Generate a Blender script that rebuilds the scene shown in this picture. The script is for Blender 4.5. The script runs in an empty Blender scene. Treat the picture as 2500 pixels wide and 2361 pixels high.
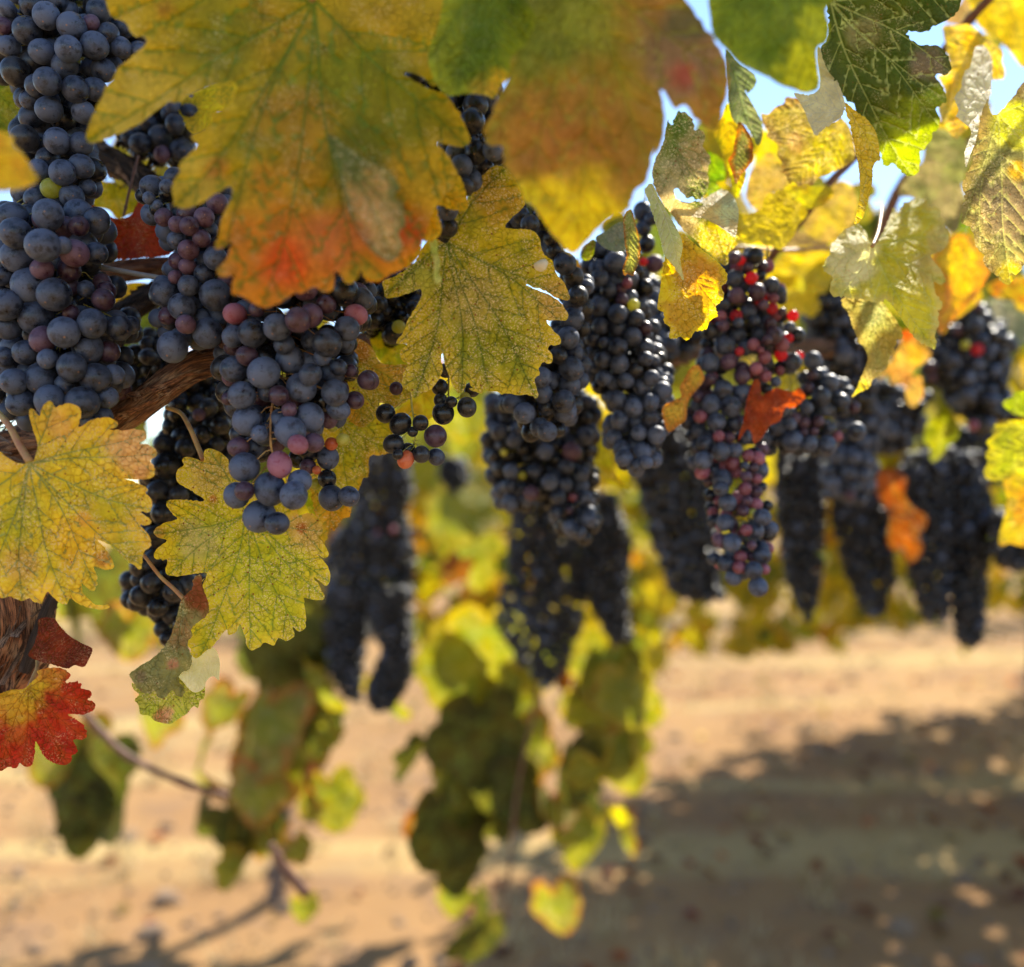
import bpy, math, random
import numpy as np
from mathutils import Vector, Matrix, noise as mnoise
from mathutils.geometry import delaunay_2d_cdt
from mathutils.kdtree import KDTree

R = math.radians
rng = random.Random(11)
nrg = np.random.default_rng(5)
scene = bpy.context.scene
C = scene.collection

# ---------------------------------------------------------------- camera, sky, sun, exposure
F = 2400.0                       # focal length in photo pixels (photo is 2500 wide)
CX, CY, CAMZ = 1250.0, 1180.5, 1.25
cam_d = bpy.data.cameras.new('camera')
cam = bpy.data.objects.new('camera', cam_d); C.objects.link(cam)
cam.location = (0, 0, CAMZ); cam.rotation_euler = (R(90), 0, 0)
cam_d.sensor_width = 36; cam_d.lens = 36 * F / 2500
cam_d.clip_start = 0.02; cam_d.clip_end = 500
cam_d.dof.use_dof = True; cam_d.dof.focus_distance = 0.47; cam_d.dof.aperture_fstop = 3.9
scene.camera = cam

SUN_AZ, SUN_EL = 33.0, 46.0      # azimuth from the view direction towards the right
world = bpy.data.worlds.new('World'); scene.world = world; world.use_nodes = True
wn = world.node_tree.nodes; wl = world.node_tree.links
sky = wn.new('ShaderNodeTexSky'); sky.sky_type = 'NISHITA'; sky.sun_disc = False
sky.sun_elevation = R(SUN_EL); sky.sun_rotation = R(SUN_AZ); sky.air_density = 1.0; sky.dust_density = 0.0; sky.altitude = 1000; sky.ozone_density = 2.0
bg = wn['Background']; bg.inputs['Strength'].default_value = 0.12
wl.new(sky.outputs[0], bg.inputs[0])
sun_d = bpy.data.lights.new('sun', 'SUN'); sun_d.energy = 4.6; sun_d.angle = R(0.6); sun_d.color = (1, .93, .80)
sun = bpy.data.objects.new('sun', sun_d); C.objects.link(sun)
sv = Vector((math.sin(R(SUN_AZ)) * math.cos(R(SUN_EL)), math.cos(R(SUN_AZ)) * math.cos(R(SUN_EL)), math.sin(R(SUN_EL))))
sun.rotation_euler = sv.to_track_quat('Z', 'Y').to_euler(); sun.location = (2, 2, 4)
scene.view_settings.view_transform = 'Standard'; scene.view_settings.look = 'None'
scene.view_settings.gamma = 1.0; scene.view_settings.exposure = 1.35
try: scene.view_settings.use_curve_mapping = False
except Exception: pass
scene.render.engine = 'CYCLES'
cy = scene.cycles
cy.use_denoising = True
cy.max_bounces = 6; cy.diffuse_bounces = 4; cy.glossy_bounces = 2; cy.transmission_bounces = 6
cy.caustics_reflective = False; cy.caustics_refractive = False
cy.sample_clamp_indirect = 6

# ---------------------------------------------------------------- helpers
def at(u, v, d):
    return Vector(((u - CX) / F * d, d, CAMZ - (v - CY) / F * d))
REG = {1: (0, 0, 2.3365), 2: (750, 0, 2.3365), 3: (1500, 0, 1.986), 4: (0, 700, 2.3365), 5: (500, 700, 2.345),
       6: (1150, 500, 1.8765), 7: (1700, 700, 2.085), 8: (0, 1400, 1.5888), 9: (0, 0, 0.7944)}
def T(reg, pts):
    x0, y0, s = REG[reg]
    return [(x0 + p[0] / s, y0 + p[1] / s) + tuple(p[2:]) for p in pts]

def tag(o, label=None, cat=None, group=None, kind=None):
    if label: o['label'] = label
    if cat: o['category'] = cat
    if group: o['group'] = group
    if kind: o['kind'] = kind
    return o
def link(o, parent=None):
    C.objects.link(o)
    if parent: o.parent = parent
    return o
def empty(name, loc, parent=None):
    o = bpy.data.objects.new(name, None); o.location = loc; o.empty_display_size = .02
    return link(o, parent)
def mesh_obj(name, verts, faces, m=None, parent=None, loc=None, smooth=True, me=None):
    me = bpy.data.meshes.new(name)
    me.from_pydata([tuple(v) for v in verts], [], faces)
    if m: me.materials.append(m)
    if smooth: me.polygons.foreach_set('use_smooth', [True] * len(me.polygons))
    me.update()
    o = bpy.data.objects.new(name, me)
    if loc is not None: o.location = loc
    return link(o, parent)

class MB:
    def __init__(s): s.v = []; s.f = []
    def tube(s, pts, rad, n=6):
        pts = [Vector(p) for p in pts]
        if not hasattr(rad, '__len__'): rad = [rad] * len(pts)
        b = len(s.v); up = Vector((.3, .2, .93)).normalized()
        for i, p in enumerate(pts):
            t = (pts[min(i + 1, len(pts) - 1)] - pts[max(i - 1, 0)])
            t = t.normalized() if t.length > 1e-9 else Vector((0, 0, 1))
            a = t.cross(up)
            if a.length < .05: a = t.cross(Vector((1, 0, 0)))
            a.normalize(); c = t.cross(a)
            for k in range(n):
                an = 2 * math.pi * k / n
                s.v.append(p + (a * math.cos(an) + c * math.sin(an)) * rad[i])
        for i in range(len(pts) - 1):
            for k in range(n):
                s.f.append((b + i * n + k, b + i * n + (k + 1) % n, b + (i + 1) * n + (k + 1) % n, b + (i + 1) * n + k))
        s.f.append(tuple(b + k for k in range(n))[::-1]); e = b + (len(pts) - 1) * n
        s.f.append(tuple(e + k for k in range(n)))
    def build(s, name, m, parent=None, base=None, loc=None):
        base = Vector(base) if base is not None else Vector((0, 0, 0))
        return mesh_obj(name, [v - base for v in s.v], s.f, m, parent, loc=loc if loc is not None else None)
def catmull(P, sub=4, closed=False):
    P = [np.array(p, float) for p in P]; n = len(P); out = []
    rngi = range(n) if closed else range(n - 1)
    for i in rngi:
        g = (lambda k: P[k % n]) if closed else (lambda k: P[min(max(k, 0), n - 1)])
        p0, p1, p2, p3 = g(i - 1), g(i), g(i + 1), g(i + 2)
        for j in range(sub):
            t = j / sub
            out.append(.5 * ((2 * p1) + (p2 - p0) * t + (2 * p0 - 5 * p1 + 4 * p2 - p3) * t * t + (3 * p1 - p0 - 3 * p2 + p3) * t ** 3))
    if not closed: out.append(P[-1])
    return out

# ---------------------------------------------------------------- materials
def nt(name):
    m = bpy.data.materials.new(name); m.use_nodes = True; t = m.node_tree; t.nodes.clear()
    return m, t, t.nodes, t.links
def N(t, typ, **kw):
    n = t.nodes.new(typ)
    for k, v in kw.items():
        if k.startswith('i_'):
            key = k[2:]; key = int(key) if key.isdigit() else key.replace('_', ' ')
            n.inputs[key].default_value = v
        else: setattr(n, k, v)
    return n
def mixc(t, fac, a, b, mode='MIX'):
    n = t.nodes.new('ShaderNodeMix'); n.data_type = 'RGBA'; n.blend_type = mode
    for idx, v in ((0, fac), (6, a), (7, b)):
        if hasattr(v, 'is_output') or hasattr(v, 'links'): t.links.new(v, n.inputs[idx])
        elif idx == 0: n.inputs[0].default_value = v
        else: n.inputs[idx].default_value = (*v, 1) if len(v) == 3 else v
    return n.outputs[2]
def ramp(t, fac, a, b):
    n = N(t, 'ShaderNodeMapRange', interpolation_type='SMOOTHSTEP'); n.inputs[1].default_value = a; n.inputs[2].default_value = b
    t.links.new(fac, n.inputs[0]); return n.outputs[0]
def math_(t, op, a, b=None):
    n = N(t, 'ShaderNodeMath', operation=op)
    for i, v in enumerate((a, b)):
        if v is None: continue
        if hasattr(v, 'links'): t.links.new(v, n.inputs[i])
        else: n.inputs[i].default_value = v
    return n.outputs[0]
def noise_(t, vec, scale, detail=3, rough=.55):
    n = N(t, 'ShaderNodeTexNoise'); n.inputs['Scale'].default_value = scale; n.inputs['Detail'].default_value = detail
    n.inputs['Roughness'].default_value = rough
    if vec is not None: t.links.new(vec, n.inputs['Vector'])
    return n.outputs['Fac']

def leaf_material():
    m, t, n, l = nt('grape_leaf_blade')
    out = N(t, 'ShaderNodeOutputMaterial')
    col = N(t, 'ShaderNodeAttribute', attribute_name='pig').outputs['Color']
    lc = N(t, 'ShaderNodeAttribute', attribute_name='lc').outputs['Vector']     # leaf plane, centimetres
    spk = N(t, 'ShaderNodeAttribute', attribute_name='spk').outputs['Fac']
    # leaf mottling
    n1 = noise_(t, lc, 1.3, 4, .6)
    c = mixc(t, 1.0, col, N(t, 'ShaderNodeCombineColor').outputs[0], 'MIX') if False else col
    hs = N(t, 'ShaderNodeHueSaturation'); l.new(c, hs.inputs['Color'])
    l.new(math_(t, 'MULTIPLY_ADD', n1, .9) if False else ramp(t, n1, .2, .8), hs.inputs['Value'])
    mr = N(t, 'ShaderNodeMapRange'); l.new(n1, mr.inputs[0]); mr.inputs[1].default_value = .25; mr.inputs[2].default_value = .75
    mr.inputs[3].default_value = .95; mr.inputs[4].default_value = 1.5
    l.new(mr.outputs[0], hs.inputs['Value'])
    c = hs.outputs['Color']
    # fine net of tertiary veins
    vo = N(t, 'ShaderNodeTexVoronoi', feature='DISTANCE_TO_EDGE'); vo.inputs['Scale'].default_value = 3.4
    wob = N(t, 'ShaderNodeVectorMath', operation='ADD'); nz = N(t, 'ShaderNodeTexNoise'); nz.inputs['Scale'].default_value = 3.0
    l.new(lc, nz.inputs['Vector']); sc = N(t, 'ShaderNodeVectorMath', operation='SCALE'); sc.inputs['Scale'].default_value = .18
    l.new(nz.outputs['Color'], sc.inputs[0]); l.new(lc, wob.inputs[0]); l.new(sc.outputs[0], wob.inputs[1])
    l.new(wob.outputs[0], vo.inputs['Vector'])
    net = ramp(t, vo.outputs['Distance'], .07, .0)
    netc = mixc(t, .5, c, (.13, .17, .02))
    netk = N(t, 'ShaderNodeAttribute', attribute_name='netk').outputs['Fac']
    net = math_(t, 'MULTIPLY', net, math_(t, 'MULTIPLY', netk, ramp(t, noise_(t, lc, .8, 2, .5), .30, .62)))
    c2 = mixc(t, math_(t, 'MULTIPLY', net, .55), c, netc)
    # tan speckles and flecks where the leaf is drying
    nm = noise_(t, lc, 1.0, 3, .6)
    thr = ramp(t, math_(t, 'ADD', nm, math_(t, 'MULTIPLY', spk, .22)), .54, .68)
    s1 = noise_(t, lc, 10, 3, .8)
    flk = math_(t, 'MULTIPLY', ramp(t, s1, .535, .575), thr)
    flk = math_(t, 'MULTIPLY', flk, math_(t, 'MINIMUM', math_(t, 'MULTIPLY', spk, 1.6), .8))
    flk = math_(t, 'MULTIPLY', flk, math_(t, 'SUBTRACT', 1.0, net))
    c3 = mixc(t, flk, c2, (.92, .74, .40))
    # reddish-brown dots
    vs = N(t, 'ShaderNodeTexVoronoi', feature='F1'); vs.inputs['Scale'].default_value = 4.2; l.new(lc, vs.inputs['Vector'])
    cellsel = N(t, 'ShaderNodeSeparateColor'); l.new(vs.outputs['Color'], cellsel.inputs[0])
    pick = ramp(t, cellsel.outputs[0], .78, .82)
    dots = math_(t, 'MULTIPLY', ramp(t, vs.outputs['Distance'], .26, .12), pick)
    dots = math_(t, 'MULTIPLY', dots, math_(t, 'MINIMUM', math_(t, 'MULTIPLY', spk, 1.5), .85))
    c4 = mixc(t, dots, c3, (.30, .07, .03))
    # bump
    hb = math_(t, 'ADD', math_(t, 'MULTIPLY', net, -.7), math_(t, 'MULTIPLY', noise_(t, lc, 5, 3, .6), .8))
    bp = N(t, 'ShaderNodeBump'); bp.inputs['Strength'].default_value = .8; bp.inputs['Distance'].default_value = .0014
    l.new(hb, bp.inputs['Height'])
    pb = N(t, 'ShaderNodeBsdfPrincipled'); l.new(c4, pb.inputs['Base Color']); pb.inputs['Roughness'].default_value = .62
    pb.inputs['Specular IOR Level'].default_value = .2; l.new(bp.outputs[0], pb.inputs['Normal'])
    h2 = N(t, 'ShaderNodeHueSaturation'); h2.inputs['Saturation'].default_value = 1.12; h2.inputs['Value'].default_value = 1.35
    l.new(c4, h2.inputs['Color'])
    tr = N(t, 'ShaderNodeBsdfTranslucent'); l.new(h2.outputs[0], tr.inputs['Color']); l.new(bp.outputs[0], tr.inputs['Normal'])
    mx = N(t, 'ShaderNodeMixShader'); mx.inputs[0].default_value = .48
    l.new(pb.outputs[0], mx.inputs[1]); l.new(tr.outputs[0], mx.inputs[2]); l.new(mx.outputs[0], out.inputs[0])
    return m
LEAF = leaf_material()

def berry_material(name, dark, bloom, cover, rough=.62, trans=None, sss=0):
    m, t, n, l = nt(name)
    out = N(t, 'ShaderNodeOutputMaterial')
    tc = N(t, 'ShaderNodeTexCoord'); oi = N(t, 'ShaderNodeObjectInfo')
    off = N(t, 'ShaderNodeVectorMath', operation='MULTIPLY_ADD')
    cv = N(t, 'ShaderNodeCombineXYZ'); 
    for i in range(3): l.new(oi.outputs['Random'], cv.inputs[i])
    l.new(cv.outputs[0], off.inputs[0]); off.inputs[1].default_value = (37, 91, 53); l.new(tc.outputs['Object'], off.inputs[2])
    v = off.outputs[0]
    big = noise_(t, v, 1.3, 3, .55); fine = noise_(t, v, 9, 4, .7)
    f = math_(t, 'ADD', math_(t, 'MULTIPLY', big, .8), math_(t, 'MULTIPLY', fine, .35))
    f = math_(t, 'ADD', f, math_(t, 'MULTIPLY', oi.outputs['Random'], .10))
    bl = ramp(t, f, .50 - cover, .80 - cover)
    rub = ramp(t, noise_(t, v, 1.9, 2, .6), .60, .68)
    bl = math_(t, 'MULTIPLY', bl, math_(t, 'SUBTRACT', 1.0, math_(t, 'MULTIPLY', rub, .75)))
    c = mixc(t, bl, dark, bloom)
    # tiny dark pores in the bloom
    vo = N(t, 'ShaderNodeTexVoronoi'); vo.inputs['Scale'].default_value = 7; l.new(v, vo.inputs['Vector'])
    c = mixc(t, math_(t, 'MULTIPLY', ramp(t, vo.outputs['Distance'], .13, .06), .5), c, dark)
    scar = N(t, 'ShaderNodeAttribute', attribute_name='scar').outputs['Fac']
    c = mixc(t, math_(t, 'MULTIPLY', ramp(t, scar, .80, .95), .8), c, (.26, .14, .08))
    hs = N(t, 'ShaderNodeHueSaturation'); l.new(c, hs.inputs['Color'])
    mr = N(t, 'ShaderNodeMapRange'); l.new(oi.outputs['Random'], mr.inputs[0]); mr.inputs[3].default_value = .6; mr.inputs[4].default_value = 1.3
    l.new(mr.outputs[0], hs.inputs['Value']); c = hs.outputs[0]
    pb = N(t, 'ShaderNodeBsdfPrincipled'); l.new(c, pb.inputs['Base Color'])
    r_ = N(t, 'ShaderNodeMapRange'); l.new(bl, r_.inputs[0]); r_.inputs[3].default_value = .26; r_.inputs[4].default_value = rough
    l.new(r_.outputs[0], pb.inputs['Roughness'])
    pb.inputs['Specular IOR Level'].default_value = .45
    pb.inputs['Sheen Weight'].default_value = .06; pb.inputs['Sheen Roughness'].default_value = .5
    pb.inputs['Sheen Tint'].default_value = (.6, .68, .85, 1)
    bp = N(t, 'ShaderNodeBump'); bp.inputs['Strength'].default_value = .12; bp.inputs['Distance'].default_value = .0006
    l.new(fine, bp.inputs['Height']); l.new(bp.outputs[0], pb.inputs['Normal'])
    if trans:
        tr = N(t, 'ShaderNodeBsdfTranslucent'); tr.inputs['Color'].default_value = (*trans, 1)
        mx = N(t, 'ShaderNodeMixShader'); mx.inputs[0].default_value = sss
        l.new(pb.outputs[0], mx.inputs[1]); l.new(tr.outputs[0], mx.inputs[2]); l.new(mx.outputs[0], out.inputs[0])
    else: l.new(pb.outputs[0], out.inputs[0])
    return m
BM = {
 'b': berry_material('blue_bloomed_skin', (.008, .010, .018), (.066, .084, .134), .07, .6),
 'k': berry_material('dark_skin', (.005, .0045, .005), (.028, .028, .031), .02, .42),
 'p': berry_material('purple_bloomed_skin', (.040, .011, .022), (.098, .054, .084), .06, .58),
 'r': berry_material('rose_bloomed_skin', (.22, .04, .06), (.30, .12, .16), .08, trans=(.60, .10, .12), sss=.2),
 'R': berry_material('bright_red_skin', (.40, .02, .035), (.46, .10, .13), .02, .4, trans=(1.0, .08, .09), sss=.6),
 'g': berry_material('unripe_green_skin', (.38, .40, .04), (.52, .52, .16), .0, .4, trans=(.9, .85, .12), sss=.45),
 'o': berry_material('orange_skin', (.50, .10, .03), (.55, .18, .08), .0, .45, trans=(.9, .25, .08), sss=.3),
}
def simple_mat(name, c1, c2, scale=40, rough=.7, trans=0, bump=.3, aniso=None):
    m, t, n, l = nt(name)
    out = N(t, 'ShaderNodeOutputMaterial'); tc = N(t, 'ShaderNodeTexCoord')
    v = tc.outputs['Object']
    if aniso:
        mp = N(t, 'ShaderNodeMapping'); mp.inputs['Scale'].default_value = aniso; l.new(v, mp.inputs[0]); v = mp.outputs[0]
    f = noise_(t, v, scale, 5, .65)
    c = mixc(t, ramp(t, f, .3, .7), c1, c2)
    pb = N(t, 'ShaderNodeBsdfPrincipled'); l.new(c, pb.inputs['Base Color']); pb.inputs['Roughness'].default_value = rough
    bp = N(t, 'ShaderNodeBump'); bp.inputs['Strength'].default_value = bump; bp.inputs['Distance'].default_value = .001
    l.new(f, bp.inputs['Height']); l.new(bp.outputs[0], pb.inputs['Normal'])
    l.new(pb.outputs[0], out.inputs[0])
    if trans:
        tr = N(t, 'ShaderNodeBsdfTranslucent'); l.new(c, tr.inputs['Color'])
        mx = N(t, 'ShaderNodeMixShader'); mx.inputs[0].default_value = trans
        l.new(pb.outputs[0], mx.inputs[1]); l.new(tr.outputs[0], mx.inputs[2]); l.new(mx.outputs[0], out.inputs[0])
    return m
STEM_G = simple_mat('green_stem', (.30, .30, .05), (.50, .42, .10), 300, .55, .2)
STEM_P = simple_mat('pinkish_petiole', (.42, .17, .07), (.50, .34, .10), 120, .5, .15)
CANE = simple_mat('reddish_cane_bark', (.10, .04, .022), (.20, .09, .05), 150, .6)
WIRE = simple_mat('galvanised_wire', (.28, .29, .30), (.42, .43, .44), 200, .45)
def bark_material(name, a, b, d):
    m, t, n, l = nt(name)
    out = N(t, 'ShaderNodeOutputMaterial')
    bc = N(t, 'ShaderNodeAttribute', attribute_name='bc').outputs['Vector']   # (around, along)
    mp = N(t, 'ShaderNodeMapping'); mp.inputs['Scale'].default_value = (9, 9, .9); l.new(bc, mp.inputs[0])
    f1 = noise_(t, mp.outputs[0], 1.6, 6, .7)
    mp2 = N(t, 'ShaderNodeMapping'); mp2.inputs['Scale'].default_value = (30, 30, 2); l.new(bc, mp2.inputs[0])
    f2 = noise_(t, mp2.outputs[0], 1.5, 4, .6)
    f3 = noise_(t, bc, 1.2, 3, .5)
    c = mixc(t, ramp(t, f1, .35, .62), d, a); c = mixc(t, ramp(t, f3, .45, .7), c, b)
    c = mixc(t, ramp(t, f2, .52, .42), c, d)
    pb = N(t, 'ShaderNodeBsdfPrincipled'); l.new(c, pb.inputs['Base Color']); pb.inputs['Roughness'].default_value = .75
    h = math_(t, 'ADD', f1, math_(t, 'MULTIPLY', f2, .6))
    bp = N(t, 'ShaderNodeBump'); bp.inputs['Strength'].default_value = .9; bp.inputs['Distance'].default_value = .003
    l.new(h, bp.inputs['Height']); l.new(bp.outputs[0], pb.inputs['Normal']); l.new(pb.outputs[0], out.inputs[0])
    return m
BARK_R = bark_material('fibrous_red_bark', (.60, .25, .11), (.72, .46, .27), (.06, .025, .014))
BARK_G = bark_material('fibrous_grey_bark', (.34, .22, .15), (.46, .34, .26), (.04, .026, .02))
BARK_D = bark_material('fibrous_dark_bark', (.13, .08, .05), (.20, .13, .09), (.02, .014, .010))
# ---------------------------------------------------------------- leaves
PAL = dict(yellow=(.66, .44, .03), gold=(.58, .36, .03), lemon=(.72, .62, .05), olive=(.30, .27, .03), green=(.13, .19, .02),
           dkgreen=(.055, .085, .018), orange=(.62, .20, .02), red=(.46, .035, .012), brown=(.17, .06, .025), maroon=(.20, .03, .018),
           tan=(.52, .38, .17), pale=(.66, .60, .36), sage=(.24, .27, .15), oliveyellow=(.46, .37, .03), rust=(.42, .10, .025),
           peach=(.66, .33, .13), lime=(.40, .46, .03), brownolive=(.26, .19, .05))
def pc(c): return np.array(PAL[c] if isinstance(c, str) else c, float)

def pip(P, poly):
    """points P (n,2) inside polygon (m,2)"""
    x, y = P[:, 0:1], P[:, 1:2]
    a = poly; b = np.roll(poly, -1, 0)
    cond = (a[:, 1] > y) != (b[:, 1] > y)
    with np.errstate(divide='ignore', invalid='ignore'):
        xi = (b[:, 0] - a[:, 0]) * (y - a[:, 1]) / (b[:, 1] - a[:, 1]) + a[:, 0]
    return (np.sum(cond & (x < xi), 1) % 2) == 1

def auto_tips(poly, P, nmax=7):
    d = poly - P; r = np.hypot(d[:, 0], d[:, 1]); an = np.arctan2(d[:, 1], d[:, 0])
    order = np.argsort(-r); tips = []
    for i in order:
        if r[i] < .42 * r.max() or len(tips) >= nmax: break
        if all(abs((an[i] - an[j] + math.pi) % (2 * math.pi) - math.pi) > .42 for j in tips): tips.append(i)
    return [poly[i] for i in tips]

def resample(poly, step):
    q = np.vstack([poly, poly[:1]]); seg = np.hypot(*np.diff(q, axis=0).T); s = np.concatenate([[0], np.cumsum(seg)])
    n = max(24, int(s[-1] / step)); tt = np.linspace(0, s[-1], n, endpoint=False)
    return np.column_stack([np.interp(tt, s, q[:, 0]), np.interp(tt, s, q[:, 1])])

def serrate(o, size, seed, amp):
    nxt = np.roll(o, -1, 0) - np.roll(o, 1, 0); nn = np.column_stack([nxt[:, 1], -nxt[:, 0]]); nn /= np.maximum(np.hypot(*nn.T)[:, None], 1e-9)
    area = .5 * np.sum(o[:, 0] * np.roll(o[:, 1], -1) - np.roll(o[:, 0], -1) * o[:, 1])
    if area < 0: nn = -nn
    seg = np.hypot(*(np.roll(o, -1, 0) - o).T); L = np.cumsum(seg)
    ph = L / (size * .052) + np.array([mnoise.noise(Vector((l * 12 / size, seed, 0))) for l in L]) * 1.6
    f = ph % 1; saw = np.where(f < .7, f / .7, (1 - f) / .3)
    a = amp * size * (.3 + 1.3 * np.abs(np.array([mnoise.noise(Vector((l * 7 / size, seed, 4))) for l in L])) * 2)
    return o + nn * ((saw - .5) * a)[:, None]

def build_blade(poly, P, size, seed, tips=None, grid=.02, vein=True, teeth=.018):
    """2D blade in metric plane. size: characteristic size. Returns verts2d, tris, dmain, dany(rel width), dedge."""
    rg = np.random.default_rng(seed)
    step = size * grid * .6
    outl = resample(np.array(catmull(poly, 4, True)), step)
    if teeth: outl = serrate(outl, size, seed, teeth)
    Pv = np.array(P, float)
    if tips is None: tips = auto_tips(outl, Pv)
    mains, secs = [], []
    w0 = size * .0062
    bound = outl
    for T_ in tips:
        T_ = np.array(T_, float); d = T_ - Pv; L = np.hypot(*d)
        nrm = np.array([-d[1], d[0]]) / L
        k = rg.uniform(-.05, .05) * L
        ts = np.linspace(0, 1, max(8, int(L / (size * .008))))
        line = Pv + ts[:, None] * d + nrm * (np.sin(ts * math.pi) * k + np.sin(ts * 9 + seed) * L * .006)[:, None]
        w = w0 * (1 - .7 * ts)
        mains.append((line, w, L))
    allm = [(i, l_) for i, (l_, _, _) in enumerate(mains)]
    for i, (line, w, L) in enumerate(mains):
        if not vein: break
        nsec = int(L / (size * .085)); 
        for s in range(1, nsec):
            for side in (-1, 1):
                f = (s + rg.uniform(-.15, .15) + (.25 if side > 0 else 0)) / nsec
                if f > .95: continue
                k = int(f * (len(line) - 2)); p = line[k].copy(); dr = line[k + 1] - line[k]; dr /= np.hypot(*dr)
                an = math.atan2(dr[1], dr[0]) + side * rg.uniform(.72, .9)
                pts = [p.copy()]; stp = size * .012
                for q in range(int(.55 * L / stp)):
                    an -= side * .012
                    p = p + stp * np.array([math.cos(an), math.sin(an)])
                    own = np.min(np.hypot(*(line - p).T))
                    bad = False
                    for j, l2 in allm:
                        if j != i and np.min(np.hypot(*(l2[::3] - p).T)) < own * .95 and q > 2: bad = True; break
                    if bad: break
                    pts.append(p.copy())
                if len(pts) > 3:
                    pts = np.array(pts); secs.append((pts, np.linspace(.5, .22, len(pts)) * w0 * 1.0))
    vp, vo, vw = [], [], []
    for line, w, *_ in mains + secs:
        line_r = line; keep = pip(line_r, bound)
        tg = np.gradient(line_r, axis=0); tg /= np.maximum(np.hypot(*tg.T)[:, None], 1e-9); nn = np.column_stack([-tg[:, 1], tg[:, 0]])
        for p, n_, ww, kp in zip(line_r, nn, w, keep):
            if kp: vp.append(p); vw.append(ww); vo.append(p + n_ * ww * 1.3); vo.append(p - n_ * ww * 1.3)
    h = size * grid
    lo, hi = outl.min(0), outl.max(0)
    gx, gy = np.meshgrid(np.arange(lo[0], hi[0], h), np.arange(lo[1], hi[1], h * .866)); gx = gx + (np.arange(gx.shape[0]) % 2)[:, None] * h / 2
    g = np.column_stack([gx.ravel(), gy.ravel()]) + rg.uniform(-.15, .15, (gx.size, 2)) * h
    g = g[pip(g, bound)]
    def kd(A):
        k = KDTree(len(A))
        for i, p in enumerate(A): k.insert((p[0], p[1], 0), i)
        k.balance(); return k
    ke = kd(outl)
    inner = []
    if vp:
        vo = np.array(vo); vo = vo[pip(vo, bound)]
        kv = kd(vp); 
        g = np.array([p for p in g if ke.find((p[0], p[1], 0))[2] > h * .5 and kv.find((p[0], p[1], 0))[2] > h * .5])
        cand = [p for p in vp] + [p for p in vo]
        # thin the vein points so no two are too close
        seen = set(); cs = size * .0045
        for p in cand:
            key = (int(p[0] / cs), int(p[1] / cs))
            if key in seen: continue
            if ke.find((p[0], p[1], 0))[2] < size * .004: continue
            seen.add(key); inner.append(p)
    else:
        g = np.array([p for p in g if ke.find((p[0], p[1], 0))[2] > h * .5])
    pts = [Vector((float(p[0]), float(p[1]))) for p in outl] + [Vector((float(p[0]), float(p[1]))) for p in inner] + [Vector((float(p[0]), float(p[1]))) for p in g]
    res = delaunay_2d_cdt(pts, [], [list(range(len(outl)))], 1, 1e-7)
    V2 = np.array([(v[0], v[1]) for v in res[0]]); tris = [tuple(f) for f in res[2]]
    km = kd(np.vstack([l_ for l_, *_ in mains]))
    dm = np.array([km.find((p[0], p[1], 0))[2] for p in V2]); de = np.array([ke.find((p[0], p[1], 0))[2] for p in V2])
    if vp:
        vv = []; 
        for p in V2:
            _, i, dd = kv.find((p[0], p[1], 0)); vv.append((dd, max(0., 1 - dd / (vw[i] * 1.25))))
        vv = np.array(vv)
    else: vv = np.column_stack([np.full(len(V2), size * .05), np.zeros(len(V2))])
    return V2, tris, dm, vv[:, 0], vv[:, 1], de

def sm(x, a, b):
    t = np.clip((x - a) / (b - a), 0, 1); return t * t * (3 - 2 * t)
def nz2(V2, scale, seed):
    return np.array([mnoise.noise(Vector((p[0] * scale + seed * 7.3, p[1] * scale, seed * 3.1))) for p in V2])

def pigment(V2, size, seed, spec, dm, vstr, de):
    base = pc(spec.get('base', 'oliveyellow')); alt = pc(spec.get('alt', spec.get('base', 'gold')))
    n1 = nz2(V2, 2.2 / size * 2, seed)
    f = sm(n1, -.35, .35)[:, None]
    col = base * (1 - f) + alt * f
    if 'edge' in spec:
        e = (1 - sm(de / size + n1 * .03, .0, spec.get('ew', .10)))[:, None] * spec.get('ek', .8); col = col * (1 - e) + pc(spec['edge']) * e
    if 'mid' in spec:
        e = (np.exp(-dm / (size * spec.get('mw', .035))))[:, None] * spec.get('mk', .6); col = col * (1 - e) + pc(spec['mid']) * e
    for (c, r, cl, k) in spec.get('blobs', []):
        dd = np.hypot(V2[:, 0] - c[0], V2[:, 1] - c[1]) / r + nz2(V2, 14 / size, seed + 5) * .35
        e = (1 - sm(dd, .45, 1.15))[:, None] * k; col = col * (1 - e) + pc(cl) * e
    vc = pc(spec.get('vc', (.16, .22, .04))); vk = (sm(vstr, .0, .8) * spec.get('vk', .75))[:, None]
    col = col * (1 - vk) + vc * vk
    return np.clip(col, 0, 1)

def finish_leaf(name, V3, V2, tris, col, spk, seed, netk=1.0):
    me = bpy.data.meshes.new(name)
    me.from_pydata([tuple(map(float, v)) for v in V3], [], tris)
    me.materials.append(LEAF)
    me.polygons.foreach_set('use_smooth', [True] * len(me.polygons))
    a = me.attributes.new('pig', 'FLOAT_COLOR', 'POINT'); a.data.foreach_set('color', np.column_stack([col, np.ones(len(col))]).astype('f').ravel())
    b = me.attributes.new('lc', 'FLOAT_VECTOR', 'POINT')
    b.data.foreach_set('vector', np.column_stack([V2 * 100 + seed * 3.7, np.full(len(V2), seed * 1.3)]).astype('f').ravel())
    c = me.attributes.new('spk', 'FLOAT', 'POINT'); c.data.foreach_set('value', np.full(len(V2), spk, 'f'))
    e = me.attributes.new('netk', 'FLOAT', 'POINT'); e.data.foreach_set('value', np.full(len(V2), netk, 'f'))
    me.update()
    return me

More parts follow.
